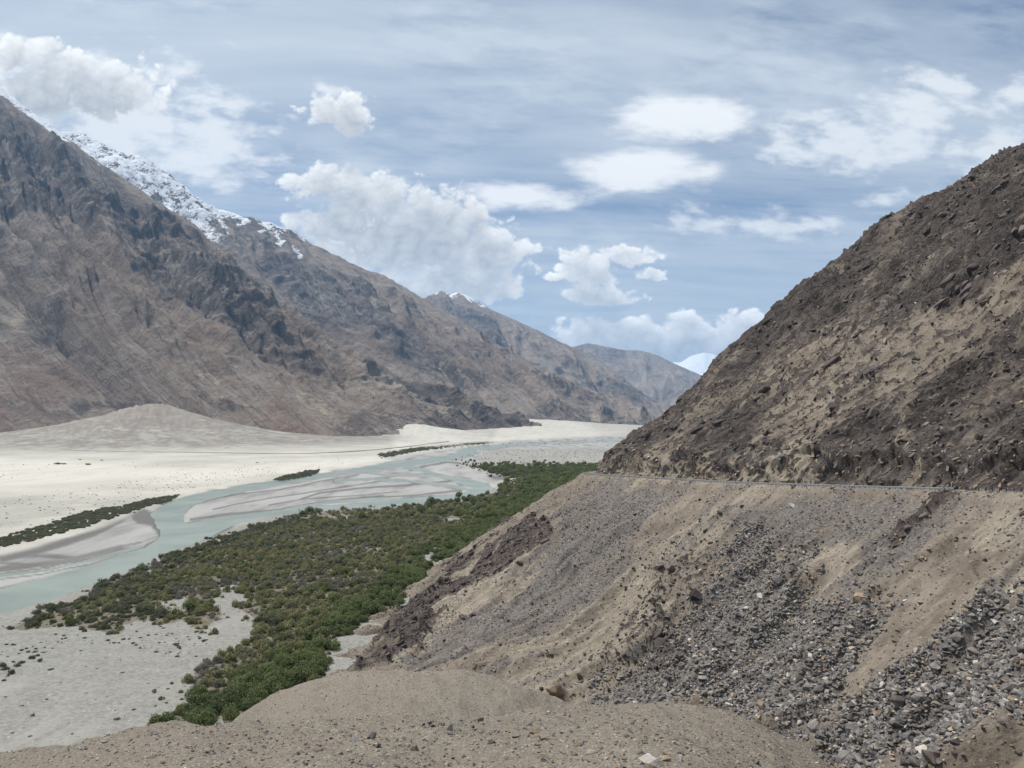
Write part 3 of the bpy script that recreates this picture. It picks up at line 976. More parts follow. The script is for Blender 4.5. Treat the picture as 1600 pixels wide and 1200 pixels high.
valley()


def ground_sheet():
    # the plain goes on below and beyond everything
    r = 29500.0
    me = raw_mesh('ground', [(-r, -2800, -6.0), (r, -2800, -6.0), (r, 46500, -6.0), (-r, 46500, -6.0)], [(0, 1, 2, 3)], M_VAL, True,
                  {'zone': np.array([[0, 0, 0, 1]] * 4), 'fan': np.zeros(4), 'gravel': np.zeros(4), 'litter': np.zeros(4), 'fanh': np.zeros(4)})
    o = new_obj('ground', me)
    tag(o, 'wide sandy ground reaching to the horizon', 'ground', kind='structure')
    pts = []
    for (px, py) in [(-420, 1240), (-420, 880), (0, 862), (200, 795), (420, 740), (600, 705), (760, 690), (1100, 676), (1100, 700), (860, 745), (800, 790), (650, 800), (420, 840), (200, 930), (60, 1000)]:
        pts.append(floor_pt(px, py))
    me = bpy.data.meshes.new('river')
    bm = bmesh.new()
    vsx = [bm.verts.new((p[0], p[1], -0.32)) for p in pts]
    bm.faces.new(vsx)
    bmesh.ops.triangulate(bm, faces=bm.faces[:])
    bmesh.ops.recalc_face_normals(bm, faces=bm.faces[:])
    bm.to_mesh(me)
    bm.free()
    me.materials.append(M_WATER)
    o = new_obj('river', me)
    tag(o, 'milky turquoise braided river winding between grey sandbars', 'river', kind='structure')


ground_sheet()

# ------------------------------------------------------------------ the near hillside, gully and foreground mounds
ROAD_CTRL = np.array([(-260, -110, 101), (-150, -60, 100.0), (-60, -24, 98.6), (0, -4, 98.2), (50, 16, 96.5), (92, 42, 94.5), (122, 78, 91.5), (138, 118, 88.0), (139, 158, 84.8), (130, 195, 81.6), (109, 254, 77.7), (88.5, 312, 74.3),
                      (67, 372, 71.6), (49, 424, 69.3), (45, 452, 68.2), (52, 490, 66.5), (70, 550, 64), (100, 650, 61), (160, 850, 58), (260, 1150, 56), (400, 1500, 54)], dtype=float)
ROAD = catmull(ROAD_CTRL, 12.0)
R_ARC = np.concatenate([[0], np.cumsum(np.hypot(np.diff(ROAD[:, 0]), np.diff(ROAD[:, 1])))])
BASE = catmull([(-500, 40), (-250, 120), (-150, 170), (-92, 212), (-78, 260), (-76, 308), (-63, 400), (-45, 511), (-17, 686), (40, 850), (140, 1050), (320, 1400)], 40.0)

A_T = np.array([(-600, 1300), (-300, 1250), (0, 1187), (100, 1166), (200, 1147), (300, 1128), (380, 1127), (500, 1128), (620, 1128), (720, 1126), (800, 1116), (880, 1107), (960, 1100), (1040, 1104), (1120, 1118), (1200, 1142), (1270, 1180), (1330, 1225), (1450, 1330), (1800, 1600)], dtype=float)
B_T = np.array([(100, 1420), (250, 1260), (330, 1172), (380, 1126), (430, 1091), (490, 1064), (560, 1050), (640, 1047), (720, 1052), (800, 1069), (850, 1087), (900, 1112), (960, 1155), (1050, 1240), (1200, 1420)], dtype=float)


def hill_z(X, Y, detail=True):
    d, arc, side = seg_field(X, Y, ROAD[:, :2])
    zr = np.interp(arc, R_ARC, ROAD[:, 2])
    dc, _, sc = seg_field(X, Y, BASE)
    dc = dc * sc
    a = -0.333 * X + 0.943 * Y
    b = 0.943 * X + 0.333 * Y
    up = side > 0
    u = np.maximum(d - 3.6, 0)
    v = np.maximum(d - 4.2, 0)
    cuth = 10.5 + 3.5 * fbm(a / 30, b * 0, 3, 400)
    cut = cuth * smooth(u, 0.0, 7.0)
    slope = np.interp(u, [0, 4, 50, 165, 230, 1200], [0, 0, 33.0, 134.0, 172.0, 560.0])
    zu = zr + cut + slope
    vv = np.maximum(v, 0)
    zd = zr - 0.70 * vv
    z_ap = np.where(dc > 0, 0.19 * dc, 0.4 * dc)
    zd = smax(zd, z_ap, 9.0) - 1.2
    zd = np.where(v < 3, np.minimum(zd + 2, zr - 0.70 * vv), zd)
    Z = np.where(up, zu, zd)
    # foreground mounds: spoil tipped below the viewpoint
    uu = np.where(Y > 2, X / np.maximum(Y, 2), np.sign(X) * 3)
    pxa = 800 + FPX * uu
    YA = 45.0 + 3.0 * np.sin(uu * 6)
    ca = np.interp(pxa, A_T[:, 0], A_T[:, 1])
    zA = CAMZ + np.array(pix_dir(0, ca)[2]) / np.array(pix_dir(0, ca)[1]) * YA
    da = Y - YA
    zA = zA + np.where(da < 0, -0.30 * da, -0.55 * (np.sqrt(da * da + 9) - 3) * 1.35)
    YB = 85.0
    cb = np.interp(pxa, B_T[:, 0], B_T[:, 1])
    zB = CAMZ + np.array(pix_dir(0, cb)[2]) / np.array(pix_dir(0, cb)[1]) * YB
    db = Y - YB
    zB = zB + np.where(db < 0, -0.13 * db, -0.6 * (np.sqrt(db * db + 36) - 6) * 1.3)
    okn = (Y > 4)
    mound = np.maximum(zA, zB)
    mfl = okn & (mound > Z) & (~up) & (Y < 150)
    Z = np.where(okn & (~up) & (Y < 150), smax(Z, mound, 1.2) - 0.3, Z)
    return Z, d, np.where(up, d, -d), arc, a, b, dc, mfl


H_ROCK = [[(940, 752), (956, 705), (1000, 672), (1040, 632), (1150, 522), (1280, 410), (1430, 300), (1620, 210), (1800, 120), (1800, 330), (1620, 400), (1560, 440), (1480, 480), (1380, 500), (1290, 515), (1200, 560), (1120, 610), (1060, 660), (1000, 700)],
          [(1420, 640), (1470, 560), (1540, 500), (1620, 470), (1800, 400), (1800, 760), (1500, 770), (1440, 720)],
          [(1290, 690), (1330, 640), (1390, 620), (1400, 690), (1420, 740), (1350, 762), (1300, 740)],
          [(1050, 690), (1120, 650), (1200, 620), (1240, 640), (1180, 690), (1100, 720)]]
H_OUT = [[(556, 1030), (600, 985), (650, 945), (692, 938), (690, 965), (662, 1002), (620, 1030), (575, 1046)], [(752, 897), (772, 858), (800, 828), (845, 812), (862, 838), (822, 872), (790, 892)],
         [(1015, 1030), (1010, 1000), (1040, 990), (1062, 1005), (1058, 1028), (1035, 1040)], [(1390, 850), (1425, 818), (1470, 772), (1482, 772), (1450, 822), (1425, 842), (1400, 858)], [(650, 935), (740, 872), (770, 850), (760, 880), (690, 930)],
         [(560, 1040), (600, 1000), (640, 960), (700, 905), (720, 905), (680, 960), (620, 1040)]]
R1 = [(1325, 1092), (1394, 1058), (1469, 1024), (1562, 964), (1640, 930), (1640, 1085), (1590, 1100), (1487, 1168), (1430, 1215), (1330, 1200), (1250, 1158), (1300, 1120)]
R2 = [(1120, 905), (1150, 870), (1163, 838), (1200, 846), (1245, 868), (1215, 925), (1290, 950), (1380, 950), (1340, 1000), (1300, 1060), (1275, 1110), (1230, 1150), (1190, 1132), (1080, 1108), (950, 1102), (925, 1086), (1000, 1046), (1062, 1000), (1068, 965), (1098, 930)]
R3 = [(900, 776), (940, 756), (1020, 756), (1075, 762), (1000, 815), (985, 850), (935, 920), (885, 950), (830, 992), (725, 1012), (640, 1060), (648, 1036), (740, 970), (800, 920), (845, 872), (875, 822)]
R4 = [(1100, 800), (1260, 770), (1420, 775), (1500, 790), (1420, 880), (1330, 940), (1290, 930), (1340, 870), (1240, 860), (1180, 830)]
H_SAND = [[(680, 922), (760, 892), (880, 832), (888, 852), (800, 912), (700, 1000), (640, 1046), (618, 1040), (660, 980)], [(790, 1016), (900, 962), (1000, 880), (1052, 895), (1040, 960), (980, 1030), (900, 1068), (820, 1074), (740, 1050)],
          [(1255, 908), (1300, 866), (1352, 850), (1340, 882), (1290, 918)], [(1480, 1000), (1530, 930), (1620, 870), (1620, 950), (1560, 960), (1500, 1005)], [(1040, 838), (1150, 765), (1200, 762), (1110, 850), (1040, 880)], [(1490, 860), (1560, 800), (1640, 775), (1640, 830), (1540, 870)],
          [(960, 748), (1000, 742), (1100, 740), (1300, 742), (1300, 700), (1150, 705), (1030, 720)], [(1150, 720), (1200, 690), (1300, 690), (1300, 750), (1150, 745)]]
H_SAND2 = [[(1000, 700), (1100, 660), (1230, 590), (1330, 540), (1420, 520), (1560, 470), (1620, 440), (1620, 480), (1500, 530), (1440, 590), (1380, 640), (1260, 700), (1150, 745), (1040, 745)]]


def hillside():
    ph = np.radians(np.concatenate([np.linspace(-50, -35.5, 20, endpoint=False), np.linspace(-35.5, 35.5, 760), np.linspace(35.5, 56, 36)[1:]]))
    r = np.concatenate([np.geomspace(9, 24, 30, endpoint=False), np.geomspace(24, 105, 190, endpoint=False), np.geomspace(105, 560, 560, endpoint=False), np.geomspace(560, 1500, 50)])
    Rg = np.repeat(r[:, None], len(ph), 1)
    X = Rg * np.sin(ph)[None, :]
    Y = Rg * np.cos(ph)[None, :]
    Z, d, ds, arc, a, b, dc, mfl = hill_z(X, Y)
    px, py = project(X, Y, Z)
    wpx = px + 24 * fbm(a / 16, b / 34, 5, 420, 0.6)
    wpy = py + 18 * fbm(a / 16, b / 34, 5, 421, 0.6)
    up = ds > 0
    below = (~up) & (~mfl)
    q = a + 0.3 * b
    rock = pmask(wpx, wpy, H_ROCK, 26) * up
    outc = pmask(wpx, wpy, H_OUT, 9) * below
    scree = np.maximum(pmask(wpx, wpy, [R1, R2, R3], 18), 0.7 * pmask(wpx, wpy, [R4], 22)) * below
    sand = pmask(wpx, wpy, H_SAND, 18) * 0.85
    sand = np.maximum(sand * (~mfl), 0.42 * pmask(wpx, wpy, H_SAND2, 24) * up)
    # fall-line streaks below the road
    fall = fbm((a + 0.12 * b) / 6, b / 55, 5, 430, 0.6)
    scree = np.clip(scree + below * 0.55 * smooth(fall, 0.10, 0.5) * (1 - outc), 0, 1)
    sand = np.clip(sand + below * 0.5 * smooth(-fall, 0.15, 0.55), 0, 1)
    flat = smooth(d, 4.0, 9.0)
    # bedding ribs, crags, ledges above the road
    rock = rock * (0.45 + 0.7 * smooth(fbm(a / 22, b / 40, 4, 438), -0.45, 0.35))
    lump = fbm(X / 38, Y / 38, 5, 447)
    gul = ridged((a + 0.3 * b) / 75 + 0.3 * fbm(a / 60, b / 60, 3, 434), b / 260, 3, 435) - 0.6
    wq = q + 3.0 * fbm(a / 17, b / 24, 4, 440)
    beds = ridged(wq / 11.0, b / 60.0, 4, 441) - 0.5
    ph_ = wq / 4.6 + 0.8 * fbm(a / 30, b / 60, 3, 442)
    fr = ph_ - np.floor(ph_)
    saw = np.where(fr < 0.78, fr / 0.78, (1 - fr) / 0.22) * smooth(fbm(q / 9, b / 22, 3, 443), -0.45, 0.25)
    crag = ridged(wq / 3.6, (b + 0.8 * Z) / 14.0, 5, 445) - 0.5
    cutz = up * smooth(ds, 3.8, 5.5) * (1 - smooth(ds, 13, 22))
    upf = up * smooth(ds, 5.0, 12.0)
    hn = upf * (3.0 * lump + 9.0 * gul * smooth(ds, 10, 60) + 3.6 * beds * (0.3 + rock) + 1.9 * (saw - 0.45) * (0.25 + rock) + 2.1 * crag * (0.3 + 0.9 * rock) + 0.45 * fbm(X / 1.8, (Y + Z) / 1.8, 3, 448))
    # strewn blocks in the soil above the road
    blk = smooth(fbm(q / 3.4, (b + 0.5 * Z) / 6.5, 3, 456), 0.22, 0.45)
    hn += upf * (1 - rock) * 1.5 * blk
    # the road cut: broken faces, hollows and slabs
    hc = cutz * (2.3 * fbm(a / 9.0, Z / 7.0, 4, 452) + 1.7 * (ridged((a + 0.8 * Z) / 5.0, (Z - 0.5 * a) / 11.0, 4, 453) - 0.5) + 0.6 * fbm(a / 1.7, Z / 1.4, 3, 454))
    sh = 0.60 * hn * (1 - cutz) + 1.0 * hc
    X = X - 0.943 * sh
    Y = Y - 0.333 * sh
    dz = 0.78 * hn * (1 - cutz) + 0.25 * hc
    rock = np.clip(rock + up * 0.8 * blk + 0.6 * up * smooth(beds, 0.02, 0.22) * smooth(lump, -0.5, 0.3) + cutz * 0.6 * smooth(fbm(a / 12, Z / 9, 3, 455), 0.0, 0.4), 0, 1)
    # below the road: shallow runnels, outcrops and lumps
    lowz = flat * below
    rib = ridged((a + 0.12 * b) / 34 + 0.35 * fbm(a / 40, b / 40, 3, 458), b / 150, 4, 459) - 0.55
    dz += lowz * smooth(d, 8, 30) * (11.0 * rib + 3.2 * (ridged((a + 0.12 * b) / 13, b / 90, 4, 457) - 0.5))
    dz += lowz * (1.1 * fbm(a / 9, b / 55, 4, 460) + 0.9 * fbm(X / 30, Y / 30, 4, 461) + 0.25 * fbm(X / 2.2, Y / 2.2, 3, 462))
    dz += outc * lowz * (2.0 + 4.6 * (ridged(q / 5.0, b / 14.0, 5, 463) - 0.35))
    clods = [[(930, 1075), (960, 1000), (1020, 900), (1060, 850), (1120, 850), (1100, 930), (1060, 1010), (1000, 1060)]]
    cm = pmask(wpx, wpy, clods, 10) * below
    cb = smooth(fbm(q / 2.6, b / 4.0, 3, 466), 0.25, 0.55) * cm
    dz += cb * 1.3
    rock = np.clip(np.maximum(rock, np.maximum(outc * (0.55 + 0.6 * (ridged(q / 5.0, b / 14.0, 4, 463) > 0.4)), cb * 0.9)), 0, 1)
    # the mounds
    dz += mfl * (0.42 * fbm(X / 8, Y / 8, 4, 470) + 0.22 * (ridged(X / 3.4 + 0.3 * Y / 9, Y / 12, 3, 472) - 0.5) + 0.06 * fbm(X / 0.7, Y / 0.7, 3, 471))
    Z = Z + dz
    Z = np.where((Z < 0) & (Rg > 150), np.maximum(Z, -4), Z)
    tone = 1.0 + 0.10 * fbm(X / 60, Y / 60, 3, 480)
    tone = np.where(up, tone * (1 - 0.06 * smooth(ds, 12, 30)), tone)
    zone = np.stack([rock, scree, sand, np.ones_like(rock)], -1)
    me = grid_mesh('hillside', X, Y, Z, M_HILL, {'zone': zone, 'tone': tone, 'near': smooth(mfl.astype(float), 0, 1), 'outc': outc}, flip=True)
    o = new_obj('hillside', me)
    tag(o, 'dark rocky hillside with grey scree below the road and brown mounds in front', 'hillside', kind='structure')
    return dict(wpx=wpx, wpy=wpy, fall=fall, X=X, Y=Y, Z=Z, ds=ds, rock=rock, scree=scree, sand=sand, mfl=mfl, below=below, up=up, outc=outc, a=a, b=b, r=r, ph=ph)


HL = hillside()


def hill_height(x, y):
    """height of the built hillside at plan points"""
    rr = np.hypot(x, y)
    pp = np.arctan2(x, y)
    fi = np.interp(rr, HL['r'], np.arange(len(HL['r'])))
    fj = np.interp(pp, HL['ph'], np.arange(len(HL['ph'])))
    i = np.clip(fi.astype(int), 0, len(HL['r']) - 2)
    j = np.clip(fj.astype(int), 0, len(HL['ph']) - 2)
    ti = fi - i
    tj = fj - j
    Zg = HL['Z']
    return (Zg[i, j] * (1 - ti) * (1 - tj) + Zg[i + 1, j] * ti * (1 - tj) + Zg[i, j + 1] * (1 - ti) * tj + Zg[i + 1, j + 1] * ti * tj)


def pick_on_hill(px, py):
    """the hillside point seen along a bearing (first hit)"""
    d = pix_dir(px, py)
    k = np.linspace(10, 620, 6000)
    x = d[0] * k
    y = d[1] * k
    z = CAMZ + d[2] * k
    h = hill_height(x, y)
    m = np.nonzero(z < h)[0]
    i = m[0] if len(m) else len(k) - 1
    return Vector((x[i], y[i], h[i]))


# ------------------------------------------------------------------ the road with its guardrail
def mat_simple(name, c1, c2, scale, rough=0.8, spec=0.3, metal=0.0, bumpd=0.0):
    m, t, b = new_mat(name, rough, spec)
    tc = t.add('ShaderNodeTexCoord')
    n = t.noise(tc.outputs['Object'], scale, 5, 0.65)
    t.l.new(t.mix(t.sstep(n, 0.3, 0.7), c1, c2), b.inputs['Base Color'])
    b.inputs['Metallic'].default_value = metal
    if bumpd:
        bump(t, b, n, bumpd, 0.6)
    return m


M_ROAD = mat_simple('dusty_asphalt', (0.12, 0.115, 0.105), (0.18, 0.17, 0.15), 0.8, 0.9, 0.2, 0, 0.02)
M_POST = mat_simple('dark_post', (0.035, 0.04, 0.042), (0.07, 0.075, 0.075), 2.0, 0.7, 0.3)
M_BEAM = mat_simple('grey_rail', (0.22, 0.235, 0.235), (0.31, 0.32, 0.315), 1.0, 0.6, 0.4, 0.2)


def road_at(arc):
    return np.array([np.interp(arc, R_ARC, ROAD[:, k]) for k in range(3)])


def road_frame(arc):
    p = road_at(arc)
    q = road_at(arc + 0.5)
    t = q - p
    t[2] = 0
    t /= np.linalg.norm(t)
    return p, t, np.array([-t[1], t[0], 0.0])       # left of travel = valley side


i_near = int(np.argmin(np.hypot(ROAD[:, 0] - 139, ROAD[:, 1] - 150)))
i_far = int(np.argmin(np.hypot(ROAD[:, 0] - 45, ROAD[:, 1] - 455)))
ARC0, ARC1 = R_ARC[i_near], R_ARC[i_far]


def build_road():
    V = []
    arcs = np.arange(ARC0 - 60, ARC1 + 60, 3.0)
    for s in arcs:
        p, t, n = road_frame(s)
        for off, dz in ((4.0, -0.35), (3.7, 0.09), (1.2, 0.12), (-1.2, 0.13), (-3.4, 0.09), (-3.7, -0.35)):
            V.append(p + n * off + np.array([0, 0, dz]))
    F = grid_faces(len(arcs), 6)
    me = raw_mesh('road', V, F, M_ROAD)
    o = new_obj('road', me)
    tag(o, 'narrow grey mountain road cut across the hillside', 'road', kind='structure')


build_road()


def box_bm(bm, c, s):
    r = bmesh.ops.create_cube(bm, size=1.0)
    for v in r['verts']:
        v.co = Vector((v.co.x * s[0] + c[0], v.co.y * s[1] + c[1], v.co.z * s[2] + c[2]))
    return r['verts']


def bm_obj(name, bm, mat, parent=None):
    me = bpy.data.meshes.new(name)
    bm.to_mesh(me)
    bm.free()
    for m in (mat if isinstance(mat, (list, tuple)) else [mat]):
        me.materials.append(m)
    return me


def build_rail():
    # parts shared by all: an H post with its spacer block and a W-profile beam section 2 m long
    bm = bmesh.new()
    box_bm(bm, (0, 0, 0.30), (0.16, 0.16, 1.70))
    box_bm(bm, (0, 0.12, 0.62), (0.18, 0.10, 0.34))
    bmesh.ops.bevel(bm, geom=bm.edges[:], offset=0.012, segments=1, affect='EDGES')
    post_me = bm_obj('post', bm, M_POST)
    prof = [(0.17, 0.36), (0.17, 0.42), (0.27, 0.48), (0.27, 0.54), (0.17, 0.60), (0.17, 0.66), (0.27, 0.72), (0.27, 0.78), (0.17, 0.84), (0.17, 0.88)]
    V = []
    for xx in (0.0, 1.0):
        for (yy, zz) in prof:
            V.append((xx, yy, zz))
        for (yy, zz) in reversed(prof):
            V.append((xx, yy - 0.03, zz))
    n = len(prof) * 2
    F = [(i, (i + 1) % n, n + (i + 1) % n, n + i) for i in range(n)]
    beam_me = raw_mesh('rail_beam', V, F, M_BEAM, False)
    bm = bmesh.new()
    bmesh.ops.create_cone(bm, cap_ends=True, segments=8, radius1=0.05, radius2=0.05, depth=1.0)
    for v in bm.verts:
        v.co = Vector((v.co.z + 0.5, v.co.x, v.co.y))
    pipe_me = bm_obj('pipe', bm, M_POST)

    split = None
    for s in np.arange(ARC0, ARC1, 1.0):
        p, t, nn = road_frame(s)
        w = p + nn * 3.4
        pxx = project(w[0], w[1], w[2] + 0.5)[0]
        if pxx < 1508:
            split = s
            break
    def run(name, label, s0, s1, kind):
        root = new_obj(name, None)
        p, t, nn = road_frame(s0)
        base = Vector(p + nn * 3.4)
        root.location = base
        root.empty_display_size = 0.5
        tag(root, label, name.replace('_', ' '))
        arcs = np.arange(s0, s1, 2.0)
        prev = None
        rnd = random.Random(5)
        for s in arcs:
            p, t, nn = road_frame(s)
            w = Vector(p + nn * 3.4) - base
            ang = math.atan2(t[1], t[0])
            po = new_obj('post', post_me, root, w + Vector((0, 0, rnd.uniform(-0.04, 0.04))), (rnd.uniform(-0.03, 0.03), rnd.uniform(-0.03, 0.03), ang), (1, 1, 1.0 if kind == 'beam' else 1.12))
            if prev is not None:
                dv = w - prev
                L = dv.length
                el = -math.asin(dv.z / L)
                az = math.atan2(dv.y, dv.x)
                if kind == 'beam':
                    new_obj('rail_beam', beam_me, root, prev, (0, el, az), (L - 0.02, 1, 1))
                else:
                    for hz in (0.30, 1.22):
                        new_obj('pipe', pipe_me, root, prev + Vector((0, 0, hz)), (0, el, az), (L, 1, 1))
            prev = w
    run('guardrail', 'long grey guardrail with dark posts along the outer road edge', split + 2.5, ARC1 - 6, 'beam')
    run('railing', 'open dark post railing beside the road at the right edge', ARC0, split - 0.5, 'pipe')


build_rail()

# ------------------------------------------------------------------ rocks
def mat_rock(name, c1, c2, c3):
    m, t, b = new_mat(name, 0.9, 0.2)
    tc = t.add('ShaderNodeTexCoord')
    oi = t.add('ShaderNodeObjectInfo')
    n = t.noise(tc.outputs['Object'], 2.2, 5, 0.65)
    n2 = t.noise(tc.outputs['Object'], 9.0, 4, 0.7)
    c = t.mix(t.sstep(n, 0.35, 0.65), c1, c2)
    c = t.mix(t.sstep(oi.outputs['Random'], 0.80, 0.97), c, c3)
    k = t.lin(t.math('FRACT', t.math('MULTIPLY', oi.outputs['Random'], 7.31)), 0, 1, 0.5, 1.55)
    c = t.mix(1.0, c, t.comb(k, k, k), 'MULTIPLY')
    c = t.mix(t.sstep(n2, 0.55, 0.7, 0, 0.35), c, c3)
    t.l.new(c, b.inputs['Base Color'])
    bump(t, b, t.math('ADD', n, t.math('MULTIPLY', n2, 0.4)), 0.10, 0.7)
    return m


M_SLATE = mat_rock('slate_rock', (0.088, 0.082, 0.079), (0.172, 0.160, 0.150), (0.28, 0.255, 0.225))
M_TANROCK = mat_rock('tan_rock', (0.175, 0.128, 0.088), (0.235, 0.185, 0.135), (0.27, 0.225, 0.175))
M_DARKROCK = mat_rock('dark_brown_rock', (0.056, 0.046, 0.043), (0.096, 0.079, 0.070), (0.128, 0.106, 0.090))
M_MAROON = mat_rock('maroon_rock', (0.064, 0.051, 0.047), (0.110, 0.088, 0.079), (0.150, 0.124, 0.110))
M_PALEROCK = mat_rock('pale_rock', (0.19, 0.178, 0.162), (0.26, 0.244, 0.222), (0.32, 0.30, 0.275))


def hull_rock(name, seed, mat, npts=18, flat=(1.0, 0.75, 0.6), rounding=0.06):
    rnd = random.Random(seed)
    bm = bmesh.new()
    for i in range(npts):
        v = Vector((rnd.gauss(0, 1), rnd.gauss(0, 1), rnd.gauss(0, 1))).normalized()
        k = rnd.uniform(0.75, 1.0)
        # push towards a box for slabby faces
        m = max(abs(v.x), abs(v.y), abs(v.z))
        v = v.lerp(v / m * 0.8, 0.6)
        bm.verts.new((v.x * k * flat[0] * 0.5, v.y * k * flat[1] * 0.5, v.z * k * flat[2] * 0.5))
    r = bmesh.ops.convex_hull(bm, input=bm.verts[:])
    junk = [e for e in r.get('geom_interior', []) if isinstance(e, bmesh.types.BMVert)]
    junk += [v for v in bm.verts if not v.link_faces]
    bmesh.ops.delete(bm, geom=list(set(junk)), context='VERTS')
    if rounding:
        bmesh.ops.dissolve_limit(bm, angle_limit=math.radians(16), verts=bm.verts[:], edges=bm.edges[:])
        bmesh.ops.bevel(bm, geom=bm.edges[:], offset=rounding * 0.5, segments=1, affect='EDGES', clamp_overlap=True)
    bmesh.ops.triangulate(bm, faces=bm.faces[:])
    return bm_obj(name, bm, mat)


random.seed(3)
SLATE_ME = [hull_rock('boulder', 100 + i, M_SLATE, 16, (1.0, random.uniform(0.6, 0.95), random.uniform(0.35, 0.75)), 0.05) for i in range(9)]
DARK_ME = [hull_rock('boulder', 140 + i, M_DARKROCK, 18, (1.0, 0.85, 0.7), 0.06) for i in range(4)]
TAN_ME = [hull_rock('boulder', 150 + i, M_TANROCK, 18, (1.0, 0.8, 0.65), 0.06) for i in range(4)]
MAROON_ME = [hull_rock('boulder', 170 + i, M_MAROON, 18, (1.0, 0.85, 0.7), 0.06) for i in range(4)]
PALE_ME = [hull_rock('boulder', 160 + i, M_PALEROCK, 14, (1.0, 0.6, 0.45), 0.05) for i in range(3)]
SMALL_ME = [hull_rock('stone', 180 + i, M_SLATE, 12, (1.0, random.uniform(0.6, 0.95), random.uniform(0.4, 0.75)), 0) for i in range(7)]
SMALL_TAN = [hull_rock('stone', 190 + i, M_TANROCK, 12, (1.0, 0.8, 0.6), 0) for i in range(2)]
SMALL_PALE = [hull_rock('stone', 195 + i, M_PALEROCK, 12, (1.0, 0.7, 0.5), 0) for i in range(2)]

rng = np.random.default_rng(12)


def sample_hill(n, dens):
    """n random points on the hillside with density per square metre proportional to dens (grid)"""
    X, Y, Z = HL['X'], HL['Y'], HL['Z']
    r, ph = HL['r'], HL['ph']
    area = np.gradient(r)[:, None] * (np.gradient(ph)[None, :] * r[:, None])
    w = (area * dens)
    w[-1, :] = 0
    w[:, -1] = 0
    w = w.ravel()
    c = np.cumsum(w)
    k = np.searchsorted(c, rng.random(n) * c[-1])
    m = X.shape[1]
    i, j = k // m, k % m
    i = np.clip(i, 0, X.shape[0] - 2)
    j = np.clip(j, 0, m - 2)
    tu, tv = rng.random(n), rng.random(n)

    def bi(A):
        return A[i, j] * (1 - tu) * (1 - tv) + A[i + 1, j] * tu * (1 - tv) + A[i, j + 1] * (1 - tu) * tv + A[i + 1, j + 1] * tu * tv
    return bi(X), bi(Y), bi(Z)


HPX, HPY = project(HL['X'], HL['Y'], HL['Z'])
IN_VIEW = (HPX > -120) & (HPX < 1720) & (HPY > 100) & (HPY < 1330)


def put_boulder(me, p, size, label, group=None, cat='boulder', rot=None, sink=0.22, squash=None):
    o = new_obj('boulder', me, None, (p[0], p[1], p[2] + size * (0.28 - sink)), rot if rot is not None else (rng.uniform(-0.5, 0.5), rng.uniform(-0.5, 0.5), rng.uniform(0, 6.28)), squash if squash else (size,) * 3)
    tag(o, label, cat, group)
    return o


# boulders one can point at
HERO = [
    (868, 1086, TAN_ME[0], 8.0, 'big rust-tan boulder at the gully foot beside the brown mounds'),
    (1036, 1008, DARK_ME[1], 8.5, 'large dark brown boulder above the lower rubble, at its left edge'),
    (1030, 888, DARK_ME[2], 5.0, 'dark brown boulder of a pair on the tan soil left of the rubble'),
    (1050, 890, DARK_ME[3], 5.0, 'second dark brown boulder of the pair on the tan soil, right one'),
    (1088, 932, DARK_ME[0], 5.5, 'dark brown boulder at the left rim of the grey rubble chute'),
    (1344, 936, TAN_ME[1], 5.2, 'flat tan slab lying alone on the grey scree'),
    (1438, 943, PALE_ME[0], 2.6, 'small pale grey stone right of the flat tan slab'),
    (1238, 792, PALE_ME[1], 4.2, 'elongated pale whitish rock just below the guardrail'),
    (1140, 860, DARK_ME[1], 2.6, 'small round dark boulder at the top of the grey rubble chute'),
    (1405, 1100, MAROON_ME[0], 4.6, 'upright maroon-brown boulder in the coarse lower right rubble'),
    (1190, 1105, TAN_ME[2], 4.2, 'long brownish flat boulder in the lower middle rubble'),
    (1205, 1038, PALE_ME[2], 3.0, 'pale flat slab in the middle of the grey rubble'),
    (1282, 1166, TAN_ME[3], 2.2, 'small ochre boulder near the right end of the front mound'),
    (1455, 1183, MAROON_ME[2], 3.8, 'brown boulder at the bottom of the coarse lower right rubble'),
    (1270, 1141, PALE_ME[0], 2.6, 'pale flat slab at the edge of the front mound'),
    (1243, 941, PALE_ME[1], 2.6, 'pale block on scree below the tan patch'),
    (1222, 568, DARK_ME[0], 6.0, 'dark square block on the hillside above the road'),
    (1090, 610, DARK_ME[3], 5.0, 'pointed dark rock sticking out of the hillside skyline'),
    (976, 692, DARK_ME[1], 5.0, 'round dark rock on the nose of the hillside above the road end'),
    (1505, 758, DARK_ME[2], 1.9, 'dark block lying behind the open railing'),
    (696, 905, MAROON_ME[1], 5.0, 'dark maroon rock on the lower left slope above the thicket'),
    (812, 880, DARK_ME[2], 4.0, 'dark greenish block on the tan strip of the left slope'),
    (740, 962, DARK_ME[0], 4.0, 'dark block beside the left end of the grey scree tongue'),
    (1115, 985, SLATE_ME[2], 4.0, 'grey blocky boulder beside the dark brown one in the rubble'),
]
for (px, py, me, size, lab) in HERO:
    p = pick_on_hill(px, py)
    put_boulder(me, p, size, lab, 'single boulders on the slope')

# grey blocks in the rubble tongues: the largest as single things, the rest as one mass
def mass_mask(poly, soft):
    m = pmask(HL['wpx'] + 10 * fbm(HL['a'] / 4, HL['b'] / 9, 3, 490), HL['wpy'] + 8 * fbm(HL['a'] / 4, HL['b'] / 9, 3, 491), [poly], soft) * HL['below']
    return m * (0.25 + 0.75 * smooth(fbm((HL['a'] + 0.12 * HL['b']) / 9, HL['b'] / 40, 4, 492, 0.6), -0.45, 0.25))


